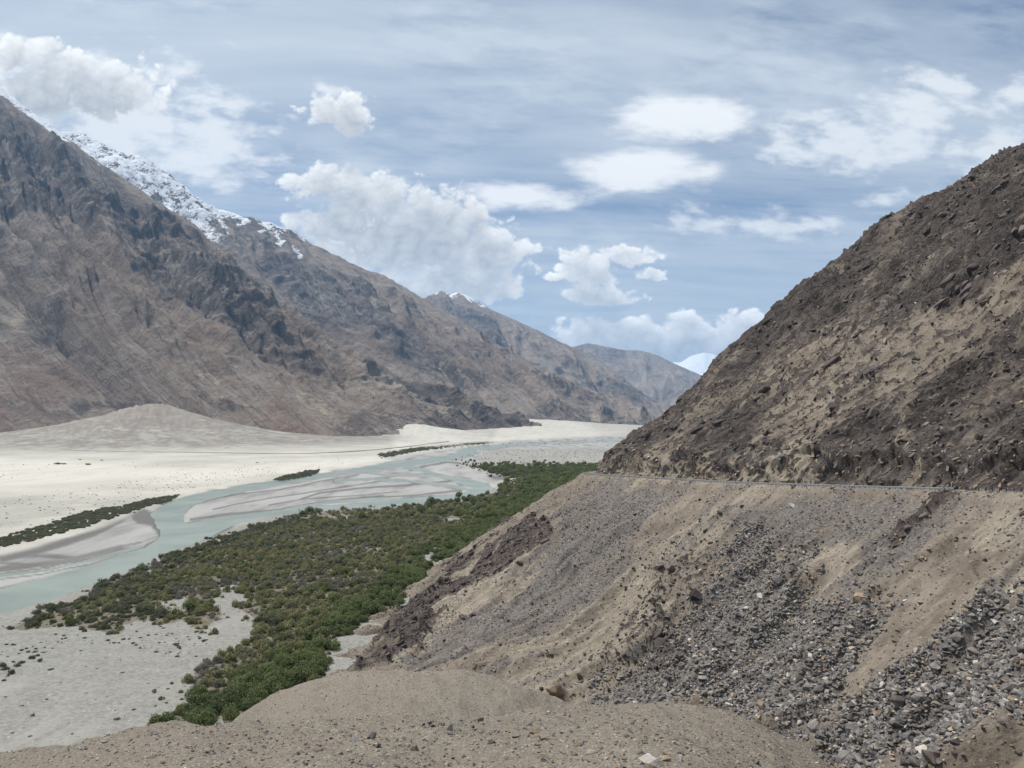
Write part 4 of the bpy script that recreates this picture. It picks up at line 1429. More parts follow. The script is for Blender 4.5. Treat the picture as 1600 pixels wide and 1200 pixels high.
W1, W2, W3, W4 = mass_mask(R1, 30), mass_mask(R2, 34), mass_mask(R3, 26), mass_mask(R4, 30)
ZN = {1: ('the coarse rubble at the lower right', 1120, 1045), 2: ('the rubble chute in mid slope', 1055, 975), 3: ('the left scree tongue', 960, 870)}
for k, W, n, lo, hi in ((1, W1, 140, 1.7, 4.4), (2, W2, 105, 1.6, 3.8), (3, W3, 30, 1.6, 3.4)):
    x, y, z = sample_hill(n, W)
    sz = lo + (hi - lo) * rng.random(n) ** 2.2
    qx, qy = project(x, y, z)
    for q in range(n):
        where = 'lower end of ' if qy[q] > ZN[k][1] else ('middle of ' if qy[q] > ZN[k][2] else 'upper end of ')
        size_w = 'big' if sz[q] > 3.2 else ('medium' if sz[q] > 2.3 else 'smaller')
        lab = size_w + ' grey angular block in the ' + where + ZN[k][0]
        put_boulder(SLATE_ME[int(rng.integers(0, 9))], (x[q], y[q], z[q]), sz[q], lab, lab)


def scatter(name, pts, rots, scls, idx, sources, label, cat):
    me = bpy.data.meshes.new(name)
    n = len(pts)
    me.vertices.add(n)
    me.vertices.foreach_set('co', np.asarray(pts, dtype=np.float32).ravel())
    for nm, arr in (('rot', rots), ('scl', scls)):
        a = me.attributes.new(nm, 'FLOAT_VECTOR', 'POINT')
        a.data.foreach_set('vector', np.asarray(arr, dtype=np.float32).ravel())
    a = me.attributes.new('idx', 'INT', 'POINT')
    a.data.foreach_set('value', np.asarray(idx, dtype=np.int32))
    o = new_obj(name, me)
    tag(o, label, cat, kind='stuff')
    ng = bpy.data.node_groups.new(name + '_spread', 'GeometryNodeTree')
    ng.interface.new_socket('Geometry', in_out='INPUT', socket_type='NodeSocketGeometry')
    ng.interface.new_socket('Geometry', in_out='OUTPUT', socket_type='NodeSocketGeometry')
    gi = ng.nodes.new('NodeGroupInput')
    go = ng.nodes.new('NodeGroupOutput')
    m2p = ng.nodes.new('GeometryNodeMeshToPoints')
    m2p.inputs['Radius'].default_value = 0.01
    iop = ng.nodes.new('GeometryNodeInstanceOnPoints')
    join = ng.nodes.new('GeometryNodeJoinGeometry')
    for s in reversed(sources):
        oi = ng.nodes.new('GeometryNodeObjectInfo')
        oi.transform_space = 'ORIGINAL'
        oi.inputs['Object'].default_value = s
        oi.inputs['As Instance'].default_value = True
        ng.links.new(oi.outputs['Geometry'], join.inputs[0])

    def na(nm, dt):
        nd = ng.nodes.new('GeometryNodeInputNamedAttribute')
        nd.data_type = dt
        nd.inputs['Name'].default_value = nm
        return nd.outputs['Attribute']
    e2r = ng.nodes.new('FunctionNodeEulerToRotation')
    ng.links.new(na('rot', 'FLOAT_VECTOR'), e2r.inputs[0])
    ng.links.new(gi.outputs[0], m2p.inputs['Mesh'])
    ng.links.new(m2p.outputs[0], iop.inputs['Points'])
    ng.links.new(join.outputs[0], iop.inputs['Instance'])
    iop.inputs['Pick Instance'].default_value = True
    ng.links.new(na('idx', 'INT'), iop.inputs['Instance Index'])
    ng.links.new(e2r.outputs[0], iop.inputs['Rotation'])
    ng.links.new(na('scl', 'FLOAT_VECTOR'), iop.inputs['Scale'])
    ng.links.new(iop.outputs[0], go.inputs[0])
    md = o.modifiers.new('spread', 'NODES')
    md.node_group = ng
    return o


def slabs(name, n, dens, lo, hi, pw, sources, label, stretch=1.0, jit=0.22):
    x, y, z = sample_hill(n, dens)
    sz = lo + (hi - lo) * rng.random(n) ** pw
    idx = rng.integers(0, len(sources), n)
    rot = np.column_stack([rng.normal(0.35, 0.45, n), -math.radians(35) + rng.normal(0, jit, n), math.radians(3) + rng.normal(0, jit * 1.3, n)])
    sc = np.column_stack([sz * stretch * rng.uniform(0.8, 1.5, n), sz * rng.uniform(0.45, 0.8, n), sz * rng.uniform(0.5, 0.9, n)])
    scatter(name, np.column_stack([x, y, z - sz * 0.05]), rot, sc, idx, sources, label, 'rock')


SLAB_A = [o for o in bpy.data.objects if o.name.startswith('boulder') and o.data in DARK_ME][:4]
SLAB_M = [o for o in bpy.data.objects if o.name.startswith('boulder') and o.data in MAROON_ME][:3]
SLAB_B = [o for o in bpy.data.objects if o.name.startswith('boulder') and o.data in SLATE_ME][:5]
SLAB_C = [o for o in bpy.data.objects if o.name.startswith('boulder') and o.data in TAN_ME][:4]
bedm = smooth(fbm((HL['a'] + 0.3 * HL['b']) / 7, HL['b'] / 40, 4, 495), -0.15, 0.35)
NEARU = (HL['r'][:, None] < 580) * IN_VIEW
slabs('bedrock_slabs', 4600, HL['rock'] ** 1.5 * (0.2 + bedm) * HL['up'] * (HL['ds'] > 9) * NEARU, 0.6, 3.6, 2.4, SLAB_A, 'dark slabs of bedded rock jutting from the hillside above the road', 1.35)
slabs('rock_faces', 750, HL['rock'] ** 2 * (0.05 + bedm) * HL['up'] * (HL['ds'] > 16) * NEARU, 3.0, 8.5, 2.2, SLAB_A, 'large dark rock faces breaking out of the upper hillside', 1.15, 0.2)
slabs('hill_blocks', 2600, (1 - HL['rock']) * (0.15 + bedm) * HL['up'] * (HL['ds'] > 9) * NEARU, 0.6, 2.6, 2.2, SLAB_A + SLAB_C[:1], 'scattered dark blocks in the soil of the upper hillside', 1.2, 0.4)
slabs('cut_blocks', 1700, HL['up'] * (HL['ds'] > 3.9) * (HL['ds'] < 13) * NEARU, 0.6, 3.0, 2.0, SLAB_C + SLAB_B[:3], 'broken tan and grey blocks in the road cut', 1.2, 0.5)
slabs('outcrop_slabs', 2600, HL['outc'] * HL['below'] * NEARU, 0.7, 3.8, 1.8, SLAB_M, 'dark reddish rock slabs of the outcrops below the road', 1.3, 0.3)

# a few loose stones on the front mound serve as the shapes for the masses of small stones
FRONT = []
for i, (px, py, me, size, lab) in enumerate([
        (1015, 1196, SMALL_PALE[0], 0.9, 'pale grey stone half cut off at the bottom edge of the picture'),
        (738, 1137, SMALL_ME[0], 0.34, 'small dark stone on the crest of the front mound'),
        (975, 1153, SMALL_ME[1], 0.45, 'dark stone on the right lobe of the front mound'),
        (590, 1168, SMALL_ME[2], 0.40, 'bluish grey stone on the front mound left of middle'),
        (128, 1171, SMALL_ME[3], 0.65, 'dark flat rock on the left rim of the front mound'),
        (164, 1161, SMALL_ME[4], 0.45, 'dark rounded rock on the left rim of the front mound'),
        (242, 1148, SMALL_ME[5], 0.60, 'pointed grey rock at the left rim in front of the bushes'),
        (1180, 1192, SMALL_ME[6], 0.45, 'dark stone near the bottom right of the front mound'),
        (1040, 1190, SMALL_TAN[0], 0.40, 'brownish stone beside the pale stone at the bottom edge'),
        (840, 1165, SMALL_TAN[1], 0.45, 'reddish stone in the rocky streak of the front mound'),
        (1062, 1188, SMALL_PALE[1], 0.40, 'whitish stone near the bottom edge right of middle')]):
    p = pick_on_hill(px, py)
    o = new_obj('stone', me, None, (p.x, p.y, p.z + size * 0.12), (rng.uniform(-.3, .3), rng.uniform(-.3, .3), rng.uniform(0, 6)), (size,) * 3)
    tag(o, lab, 'stone', 'stones on the front mound')
    FRONT.append(o)
S_SL = [FRONT[i] for i in (1, 2, 3, 4, 5, 6, 7)]
S_ALL = S_SL + [FRONT[8], FRONT[9], FRONT[0], FRONT[10]]


def rot_arr(n, t=0.6):
    return np.column_stack([rng.uniform(-t, t, n), rng.uniform(-t, t, n), rng.uniform(0, 6.28, n)])


def stones(name, n, dens, lo, hi, pw, sources, prob, label, sink=0.1):
    x, y, z = sample_hill(n, dens)
    sz = lo + (hi - lo) * rng.random(n) ** pw
    idx = rng.choice(len(sources), n, p=prob)
    sc = np.column_stack([sz * rng.uniform(0.8, 1.25, n), sz * rng.uniform(0.8, 1.2, n), sz * rng.uniform(0.7, 1.2, n)])
    scatter(name, np.column_stack([x, y, z + sz * sink]), rot_arr(n), sc, idx, sources, label, 'stones')


pr = np.array([1.0] * 7 + [0.40, 0.40, 0.10, 0.10])
pr /= pr.sum()
pr2 = np.array([1.0] * 7 + [1.6, 1.6, 0.35, 0.35])
pr2 /= pr2.sum()
stones('rubble_stones', 11000, W1 * IN_VIEW, 0.45, 2.3, 2.6, S_ALL, pr, 'coarse grey angular rubble filling the lower right chute')
stones('chute_stones', 22000, W2 * IN_VIEW, 0.36, 2.1, 2.8, S_ALL, pr, 'grey angular rubble filling the chute in mid slope')
stones('tongue_stones', 17000, W3 * IN_VIEW, 0.35, 1.3, 2.2, S_ALL, pr, 'dark grey scree stones of the left tongue')
fallm = smooth(HL['fall'], -0.25, 0.45)
stones('scree_stones', 95000, (0.22 + 0.75 * fallm + 0.8 * W4 + 0.6 * W3 + 0.5 * W2) * HL['below'] * IN_VIEW * (HL['r'][:, None] < 520), 0.22, 1.25, 2.6, S_ALL, pr2, 'loose small scree stones strewn over the slope below the road')
stones('slope_stones', 5000, (0.3 + 0.7 * HL['rock']) * HL['up'] * IN_VIEW * (HL['r'][:, None] < 560) * (HL['ds'] > 6), 0.35, 1.8, 3.0, S_ALL, pr, 'scattered stones on the upper hillside above the road')
CLOD = pmask(HL['wpx'], HL['wpy'], [[(900, 1085), (940, 1000), (1000, 880), (1060, 840), (1120, 840), (1105, 930), (1065, 1010), (1000, 1068)]], 40) * HL['below']
DSRC = [o for o in bpy.data.objects if o.name.startswith('boulder') and o.data in DARK_ME][:4]
stones('soil_clods', 4200, (0.10 + CLOD) * HL['below'] * IN_VIEW * (HL['r'][:, None] < 480), 0.5, 2.4, 2.6, DSRC, np.ones(len(DSRC)) / len(DSRC), 'dark brown clods and rocks strewn over the tan soil', 0.05)
sd_, _, _ = seg_field(HPX, HPY, [(560, 1165), (740, 1142), (850, 1160), (930, 1180), (1030, 1215)])
stones('streak_stones', 900, np.exp(-(sd_ / 16) ** 2) * HL['mfl'] * IN_VIEW, 0.12, 0.62, 2.4, S_ALL, pr2, 'streak of larger stones across the front mound', 0.1)
pr3 = np.array([0.5] * 7 + [2.6, 2.6, 0.8, 0.8])
pr3 /= pr3.sum()
stones('mound_pebbles', 42000, (1.0 / np.maximum(HL['r'][:, None], 30) ** 1.2) * HL['mfl'] * IN_VIEW, 0.05, 0.30, 4.0, S_ALL, pr3, 'pebbles and gravel strewn over the brown front mounds', 0.08)

# ------------------------------------------------------------------ vegetation
def mat_leaf(name, c1, c2, c3):
    m, t, b = new_mat(name, 0.75, 0.2)
    oi = t.add('ShaderNodeObjectInfo')
    ge = t.add('ShaderNodeNewGeometry')
    tc = t.add('ShaderNodeTexCoord')
    n = t.noise(tc.outputs['Object'], 2.0, 3, 0.6)
    r1 = oi.outputs['Random']
    r2 = t.math('FRACT', t.math('MULTIPLY', r1, 9.77))
    npatch = t.noise(ge.outputs['Position'], 0.035, 3, 0.6)
    c = t.mix(t.math('ADD', t.math('MULTIPLY', r1, 0.3), t.sstep(npatch, 0.35, 0.65, 0.0, 0.7)), c1, c2)
    c = t.mix(t.math('MULTIPLY', t.sstep(r2, 0.3, 1.0, 0.2, 1.0), t.sstep(t.noise(ge.outputs['Position'], 0.022, 3, 0.6), 0.5, 0.66, 0, 0.9)), c, c3)
    c = t.mix(t.sstep(n, 0.5, 0.75, 0, 0.5), c, c2)
    k = t.lin(t.math('FRACT', t.math('MULTIPLY', r1, 31.3)), 0, 1, 0.85, 1.15)
    c = t.mix(1.0, c, t.comb(k, k, k), 'MULTIPLY')
    t.l.new(c, b.inputs['Base Color'])
    tr = t.add('ShaderNodeBsdfTranslucent')
    t.l.new(c, tr.inputs[0])
    ms = t.add('ShaderNodeMixShader')
    ms.inputs[0].default_value = 0.38
    out = m.node_tree.nodes['Material Output']
    t.l.new(b.outputs[0], ms.inputs[1])
    t.l.new(tr.outputs[0], ms.inputs[2])
    t.l.new(ms.outputs[0], out.inputs[0])
    return m


ML_GREEN = mat_leaf('willow_leaves', (0.108, 0.136, 0.056), (0.165, 0.188, 0.076), (0.088, 0.112, 0.054))
ML_OLIVE = mat_leaf('olive_leaves', (0.188, 0.190, 0.095), (0.248, 0.238, 0.122), (0.250, 0.208, 0.128))
ML_DARK = mat_leaf('dark_leaves', (0.100, 0.110, 0.068), (0.140, 0.146, 0.088), (0.130, 0.126, 0.088))
ML_GREY = mat_leaf('grey_twigs', (0.180, 0.172, 0.140), (0.225, 0.210, 0.172), (0.165, 0.148, 0.128))
M_BARK = mat_simple('bark', (0.09, 0.07, 0.05), (0.13, 0.105, 0.08), 6.0, 0.9, 0.1)


def crown_arrays(seed, nleaf, lobes, size, flat=0.8, tight=0.3):
    g = np.random.default_rng(seed)
    # lobes spread over a dome of radius 1
    L = []
    for i in range(lobes):
        th = g.uniform(0, 2 * np.pi)
        rr = math.sqrt(g.random()) * 0.62
        hz = flat * (1 - rr * rr) * g.uniform(0.35, 0.8)
        L.append((rr * math.cos(th), rr * math.sin(th), hz, g.uniform(0.28, 0.46)))
    L = np.array(L)
    li = g.integers(0, lobes, nleaf)
    dirv = g.normal(size=(nleaf, 3))
    dirv[:, 2] = np.abs(dirv[:, 2]) * 1.0 - 0.55
    dirv /= np.linalg.norm(dirv, axis=1)[:, None]
    rad = L[li, 3] * g.uniform(1 - tight, 1.08, nleaf)
    c = L[li, :3] + dirv * rad[:, None]
    c[:, 2] = np.maximum(c[:, 2], 0.03)
    nrm = dirv + g.normal(size=(nleaf, 3)) * 0.55
    nrm /= np.linalg.norm(nrm, axis=1)[:, None]
    ref = g.normal(size=(nleaf, 3))
    ta = np.cross(nrm, ref)
    ta /= np.linalg.norm(ta, axis=1)[:, None]
    tb = np.cross(nrm, ta)
    s = size * g.uniform(0.6, 1.3, nleaf)[:, None]
    V = np.stack([c - ta * s - tb * s * 0.45, c + ta * s * 0.2 - tb * s * 0.7, c + ta * s + tb * s * 0.3, c - ta * s * 0.3 + tb * s * 0.7], 1)
    return V.reshape(-1, 3), np.arange(nleaf * 4).reshape(-1, 4), L


def stems_arrays(seed, L, r0):
    V, F = [], []
    for k, (x, y, z, r) in enumerate(L):
        base = len(V)
        for lev, (f, rr) in enumerate(((0, r0), (0.5, r0 * 0.7), (1.0, r0 * 0.3))):
            cx, cyy, cz = x * (0.12 + 0.88 * f ** 1.3), y * (0.12 + 0.88 * f ** 1.3), -0.08 + (z + 0.08) * f
            for q in range(4):
                an = q * math.pi / 2
                V.append((cx + rr * math.cos(an), cyy + rr * math.sin(an), cz))
        for lev in range(2):
            for q in range(4):
                a = base + lev * 4 + q
                b_ = base + lev * 4 + (q + 1) % 4
                F.append((a, b_, b_ + 4, a + 4))
    return np.array(V), np.array(F)


def bush_mesh(name, seed, nleaf, lobes, size, leafmat, flat=0.8, tight=0.3, stems=True):
    V, F, L = crown_arrays(seed, nleaf, lobes, size, flat, tight)
    mi = np.zeros(len(F), dtype=int)
    if stems:
        V2, F2 = stems_arrays(seed, L, 0.022)
        F = np.concatenate([F, F2 + len(V)])
        mi = np.concatenate([mi, np.ones(len(F2), dtype=int)])
        V = np.concatenate([V, V2])
    return raw_mesh(name, V, F, [leafmat, M_BARK], False, None, mi)


B_GREEN = [bush_mesh('bush', 500 + i, 900, 11, 0.075, ML_GREEN, 0.95) for i in range(4)]
B_OLIVE = [bush_mesh('bush', 520 + i, 700, 10, 0.075, ML_OLIVE, 0.85, 0.4) for i in range(4)]
B_DARK = [bush_mesh('bush', 540 + i, 650, 9, 0.085, ML_DARK, 0.75) for i in range(3)]
B_GREY = [bush_mesh('bush', 560 + i, 620, 10, 0.06, ML_GREY, 0.8, 0.55) for i in range(3)]
KINDS_ME = [B_GREEN, B_OLIVE, B_DARK, B_GREY]

class Bag:
    def __init__(self):
        self.x, self.y, self.s, self.h, self.k = [], [], [], [], []

    def add(self, x, y, s, h, k):
        self.x.append(x)
        self.y.append(y)
        self.s.append(s)
        self.h.append(h)
        self.k.append(k)

    def cat(self):
        return [np.concatenate(v) for v in (self.x, self.y, self.s, self.h, self.k)]


def scrub_points():
    bag = Bag()
    # candidates uniform over the flat, two bands of depth
    for (x0, x1, y0, y1, n) in ((-420, 90, 200, 760, 56000), (-620, 420, 760, 1900, 60000)):
        x = rng.uniform(x0, x1, n)
        y = rng.uniform(y0, y1, n)
        px, py = project(x, y, 0.0 * x)
        wx = px + 9 * fbm(x / 22, y / 22, 3, 601)
        wy = py + 6 * fbm(x / 22, y / 22, 3, 602)
        ins = poly_sd(wx, wy, SCRUB)
        den = smooth(ins, -3, 10)
        den *= 1 - pmask(wx, wy, BARE, 7.0) * 0.95
        big = fbm(x / 55, y / 55, 4, 603)
        fine = fbm(x / 12, y / 12, 3, 604)
        edge_slope = smooth(px, 0, 1)            # placeholder of ones for shape
        # thin, gappy growth towards the open gravel on the lower left
        loose = smooth(py, 930, 1000) * (1 - smooth(px, 330, 420)) * (py < 1020)
        den *= 1 - 0.55 * loose * smooth(-fine, -0.2, 0.35)
        keep = rng.random(n) < den * (0.62 + 0.3 * smooth(fine, -0.3, 0.3))
        # zone decides the kind: 0 green, 1 olive, 2 dark, 3 grey
        slope_line, _, _ = seg_field(px, py, [(250, 1150), (430, 1090), (505, 1050), (525, 1005), (600, 960), (700, 892), (800, 836), (900, 765), (960, 735)])
        river_line, _, _ = seg_field(px, py, [(0, 985), (120, 936), (245, 875), (350, 838), (440, 812), (480, 800)])
        g = rng.random(n)
        mot = fbm(x / 30, y / 48, 3, 606)
        pg = 0.85 * smooth(slope_line, 60, 15) + 0.45 * smooth(px, 590, 700) * smooth(py, 850, 790) * smooth(mot, -0.4, 0.3) + 0.03
        pd = 0.80 * smooth(river_line, 24, 6) + 0.55 * smooth(-mot, 0.0, 0.4) + 0.5 * smooth(py, 760, 735) + 0.45 * smooth(px, 330, 200)
        pgrey = 0.75 * smooth(-big + 0.5 * fine, 0.05, 0.5) * smooth(slope_line, 30, 80) + 0.8 * smooth(py, 985, 1010) * (px > 250) * (px < 350) + 0.45 * smooth(mot, 0.15, 0.5) * (px > 520)
        kind = np.where(g < pg, 0, np.where(rng.random(n) < pgrey, 3, np.where(rng.random(n) < pd, 2, 1)))
        s = 0.8 + 2.7 * rng.random(n) ** 2.0
        s = np.where(kind == 0, s * 1.25, s)
        s = np.where(kind == 3, s * 0.85, s)
        s *= np.where(loose > 0.5, 0.75, 1.0)
        s *= 1 + 0.55 * (y > 760)
        h = s * rng.uniform(1.15, 1.6, n)
        ok = keep & (hill_height(x, y) < 0.6)
        bag.add(x[ok], y[ok], s[ok], h[ok], kind[ok])
    return bag.cat()


def green_clump(cx, cyy, n, sx, sy, smin, smax, ang=0.0):
    c = floor_pt(cx, cyy)
    t = rng.uniform(0, 2 * np.pi, n)
    r = np.sqrt(rng.random(n))
    ex, ey = r * np.cos(t) * sx, r * np.sin(t) * sy
    x = c[0] + ex * math.cos(ang) - ey * math.sin(ang)
    y = c[1] + ex * math.sin(ang) + ey * math.cos(ang)
    s = rng.uniform(smin, smax, n)
    return x, y, s


def vegetation():
    x, y, s, h, k = scrub_points()
    idx = np.empty(len(x), dtype=int)
    mes = [m for grp in KINDS_ME for m in grp]
    off = np.cumsum([0] + [len(g) for g in KINDS_ME])
    for q in range(4):
        m = k == q
        idx[m] = off[q] + rng.integers(0, len(KINDS_ME[q]), m.sum())
    # apparent size picks out the single bushes
    app = s / np.hypot(x, y) * (1 + 0.2 * (k == 0))
    px, py = project(x, y, h * 0.7)
    vis = (px > -20) & (px < 1620) & (py < 1215)
    hid = np.zeros(len(x), dtype=bool)
    for i in np.nonzero(vis)[0]:
        if y[i] < 420:
            dx = np.linspace(0.05, 0.97, 60)
            zz = CAMZ + (h[i] * 0.7 - CAMZ) * dx
            if np.any(hill_height(x[i] * dx, y[i] * dx) > zz + 0.2):
                hid[i] = True
    order = np.argsort(-(app * (vis & ~hid)))
    quota = {0: 95, 1: 75, 2: 40, 3: 45}
    single = []
    for i in order:
        kk = int(k[i])
        if quota[kk] > 0 and vis[i] and not hid[i]:
            quota[kk] -= 1
            single.append(i)
        if not any(quota.values()):
            break
    single = np.array(single)

    def place(qx, qy):
        if qy > 1060:
            return 'in the lower thicket behind the front mound'
        if qy > 1000:
            return 'around the big rounded willow clump' if qx > 330 else 'at the ragged lower left end of the thicket'
        if qx < 180:
            return 'at the far left end of the thicket by the river'
        if qx < 330:
            return 'between the river bend and the lower left gravel'
        if qx < 430:
            return 'round the bare sand patches of the thicket'
        if qy > 930:
            return 'beside the pale gravel strip at the slope foot'
        return 'in the middle of the thicket'
    KN = ('green willow bush', 'olive-brown bush', 'dark green bush', 'grey twiggy shrub')
    src = {}

    def one(i, mesh_i):
        kk = int(k[i])
        pl = place(px[i], py[i])
        nm = ('willow_bush', 'olive_bush', 'dark_bush', 'grey_shrub')[kk]
        o = new_obj(nm, mes[mesh_i], None, (x[i], y[i], 0.55), (0, 0, rng.uniform(0, 6.28)), (s[i], s[i], h[i]))
        big_ = 'large ' if s[i] > 2.6 else ('low ' if s[i] < 1.6 else '')
        tag(o, big_ + KN[kk] + ' ' + pl, 'bush', big_ + KN[kk] + ' ' + pl)
        src.setdefault(int(mesh_i), o)
    for i in single:
        one(i, idx[i])
    for q in range(len(mes)):
        if q not in src:
            kk = int(np.searchsorted(off, q, side='right') - 1)
            j = [i for i in single if k[i] == kk][q % 5]
            one(j, q)
    sources = [src[q] for q in range(len(mes))]
    rest = np.ones(len(x), dtype=bool)
    rest[single] = False
    n = rest.sum()
    scatter('scrub_thicket', np.column_stack([x[rest], y[rest], np.full(n, 0.5)]), np.column_stack([np.zeros(n), np.zeros(n), rng.uniform(0, 6.28, n)]),
            np.column_stack([s[rest], s[rest], h[rest]]), idx[rest], sources, 'dense olive and green scrub thicket covering the near bank', 'scrub')
    # hedge along the far bank and other bank growth
    X, Y, S, K = [], [], [], []
    for poly, n, smin, smx, (bx0, bx1, by0, by1) in ((HEDGE, 60000, 1.5, 3.0, (-760, -250, 450, 1250)), (HEDGE2, 16000, 2.0, 3.8, (-500, -250, 1000, 1700)), (BANK, 30000, 2.5, 4.5, (-500, 60, 1900, 3700))):
        cx = rng.uniform(bx0, bx1, n)
        cyy = rng.uniform(by0, by1, n)
        px, py = project(cx, cyy, 0 * cx)
        ins = poly_sd(px + 4 * fbm(cx / 15, cyy / 15, 3, 620), py + 2 * fbm(cx / 15, cyy / 15, 3, 621), poly)
        m = (ins > 0) & (rng.random(n) < 0.55)
        X.append(cx[m])
        Y.append(cyy[m])
        S.append(rng.uniform(smin, smx, m.sum()))
    # dots over the plains
    for poly, n, smin, smx, (bx0, bx1, by0, by1), p in (
            ([(-40, 842), (100, 812), (240, 776), (440, 742), (420, 730), (200, 752), (0, 780), (-60, 800)], 9000, 0.5, 1.4, (-900, -200, 560, 1700), 0.35),
            ([(690, 722), (760, 702), (960, 702), (960, 730), (740, 726)], 5000, 1.0, 2.6, (-200, 500, 1500, 2800), 0.16),
            ([(640, 704), (770, 690), (960, 688), (960, 692), (800, 698)], 4000, 1.5, 3.0, (-400, 500, 2600, 3700), 0.10),
            ([(0, 726), (560, 712), (600, 716), (430, 742), (200, 750), (0, 760)], 4000, 0.9, 1.8, (-1300, -250, 1200, 2300), 0.05),
            ([(0, 1010), (100, 990), (180, 1002), (260, 992), (330, 1000), (300, 1040), (200, 1012), (100, 1010), (0, 1060)], 4000, 0.4, 1.2, (-300, -80, 280, 400), 0.35),
            ([(-60, 1000), (330, 980), (400, 930), (360, 915), (390, 1000), (300, 1050), (290, 1110), (230, 1140), (-60, 1190)], 8000, 0.12, 0.35, (-350, -70, 220, 480), 0.3)):
        cx = rng.uniform(bx0, bx1, n)
        cyy = rng.uniform(by0, by1, n)
        px, py = project(cx, cyy, 0 * cx)
        m = (poly_sd(px, py, poly) > 0) & (rng.random(n) < p)
        X.append(cx[m])
        Y.append(cyy[m])
        S.append(smin + (smx - smin) * rng.random(m.sum()) ** 2)
    X, Y, S = map(np.concatenate, (X, Y, S))
    n = len(X)
    ds = [src[q] for q in range(off[2], off[3])]
    scatter('bank_scrub', np.column_stack([X, Y, np.full(n, 0.75)]), np.column_stack([np.zeros(n), np.zeros(n), rng.uniform(0, 6.28, n)]),
            np.column_stack([S, S, S * 0.9]), rng.integers(0, len(ds), n), ds, 'dark scrub lining the far river bank and dotting the plains', 'scrub')
    # cushion shrubs on the near gravel: one by one
    pts = [(80, 1050, 1.5), (34, 1107, 0.9), (51, 1121, 0.9), (107, 1135, 0.8), (184, 1127, 1.1), (20, 1150, 0.8), (47, 1155, 0.9), (135, 1087, 0.7), (191, 1055, 1.1), (209, 1113, 0.9), (221, 1101, 0.7), (113, 1151, 0.6),
           (151, 1048, 0.7), (68, 1070, 0.6), (95, 1070, 0.6), (266, 1022, 0.9), (262, 1080, 0.8), (126, 1020, 0.8), (8, 1093, 0.8), (73, 1096, 0.6), (175, 1066, 0.5), (134, 1045, 0.5), (12, 1060, 0.9), (110, 1110, 0.5), (232, 1072, 0.6)]
    for i, (px, py, sz) in enumerate(pts):
        p = floor_pt(px, py)
        o = new_obj('cushion_shrub', B_DARK[i % 3], None, (p[0], p[1], 0.75), (0, 0, i * 1.3), (sz, sz, sz * 0.55))
        tag(o, 'low dark cushion shrub dotted on the grey gravel plain at lower left', 'shrub', 'cushion shrubs on the gravel plain')
    for (px, py, sz) in ((253, 1097, 1.5), (242, 1085, 1.3), (260, 1104, 1.0), (243, 1108, 0.8), (282, 1086, 1.2), (284, 1098, 1.1), (268, 1072, 1.0), (292, 1068, 1.4)):
        p = floor_pt(px, py)
        o = new_obj('gravel_shrub', B_OLIVE[int(px) % 4], None, (p[0], p[1], 0.7), (0, 0, px), (sz, sz, sz * 1.1))
        tag(o, 'small upright green shrub on gravel just left of the big green clump', 'shrub', 'upright shrubs beside the clump')
    for (px, py, sz) in ((3, 1045, 1.8), (10, 1050, 1.5), (17, 1056, 1.7), (27, 1045, 1.6), (33, 1040, 1.3), (50, 1033, 1.6), (63, 1036, 1.2), (58, 1029, 1.2), (6, 1068, 1.0)):
        p = floor_pt(px, py)
        o = new_obj('gravel_shrub', B_DARK[int(px) % 3], None, (p[0], p[1], 0.7), (0, 0, px), (sz, sz, sz * 1.3))
        tag(o, 'dark upright shrub in the small row at the left picture edge', 'shrub', 'upright shrubs at the left edge')
    for (px, py, sz, lab) in ((90, 726, 8.5, 'larger dark shrub alone on the pale sand, left of its neighbour'), (100, 726, 6.0, 'dark shrub touching the larger one on the pale sand'), (137, 727, 7.5, 'dark shrub on the pale sand, right of the larger one'),
                              (125, 719, 4.0, 'small dark shrub on the sand behind the two larger ones'), (159, 720, 4.0, 'small dark shrub on the sand to the right of the two larger'), (402, 724, 4.0, 'small dark shrub near where the wash meets the far road')):
        p = floor_pt(px, py)
        o = new_obj('sand_shrub', B_DARK[int(px) % 3], None, (p[0], p[1], 0.8), (0, 0, px), (sz, sz, sz * 0.6))
        tag(o, lab, 'shrub')


vegetation()


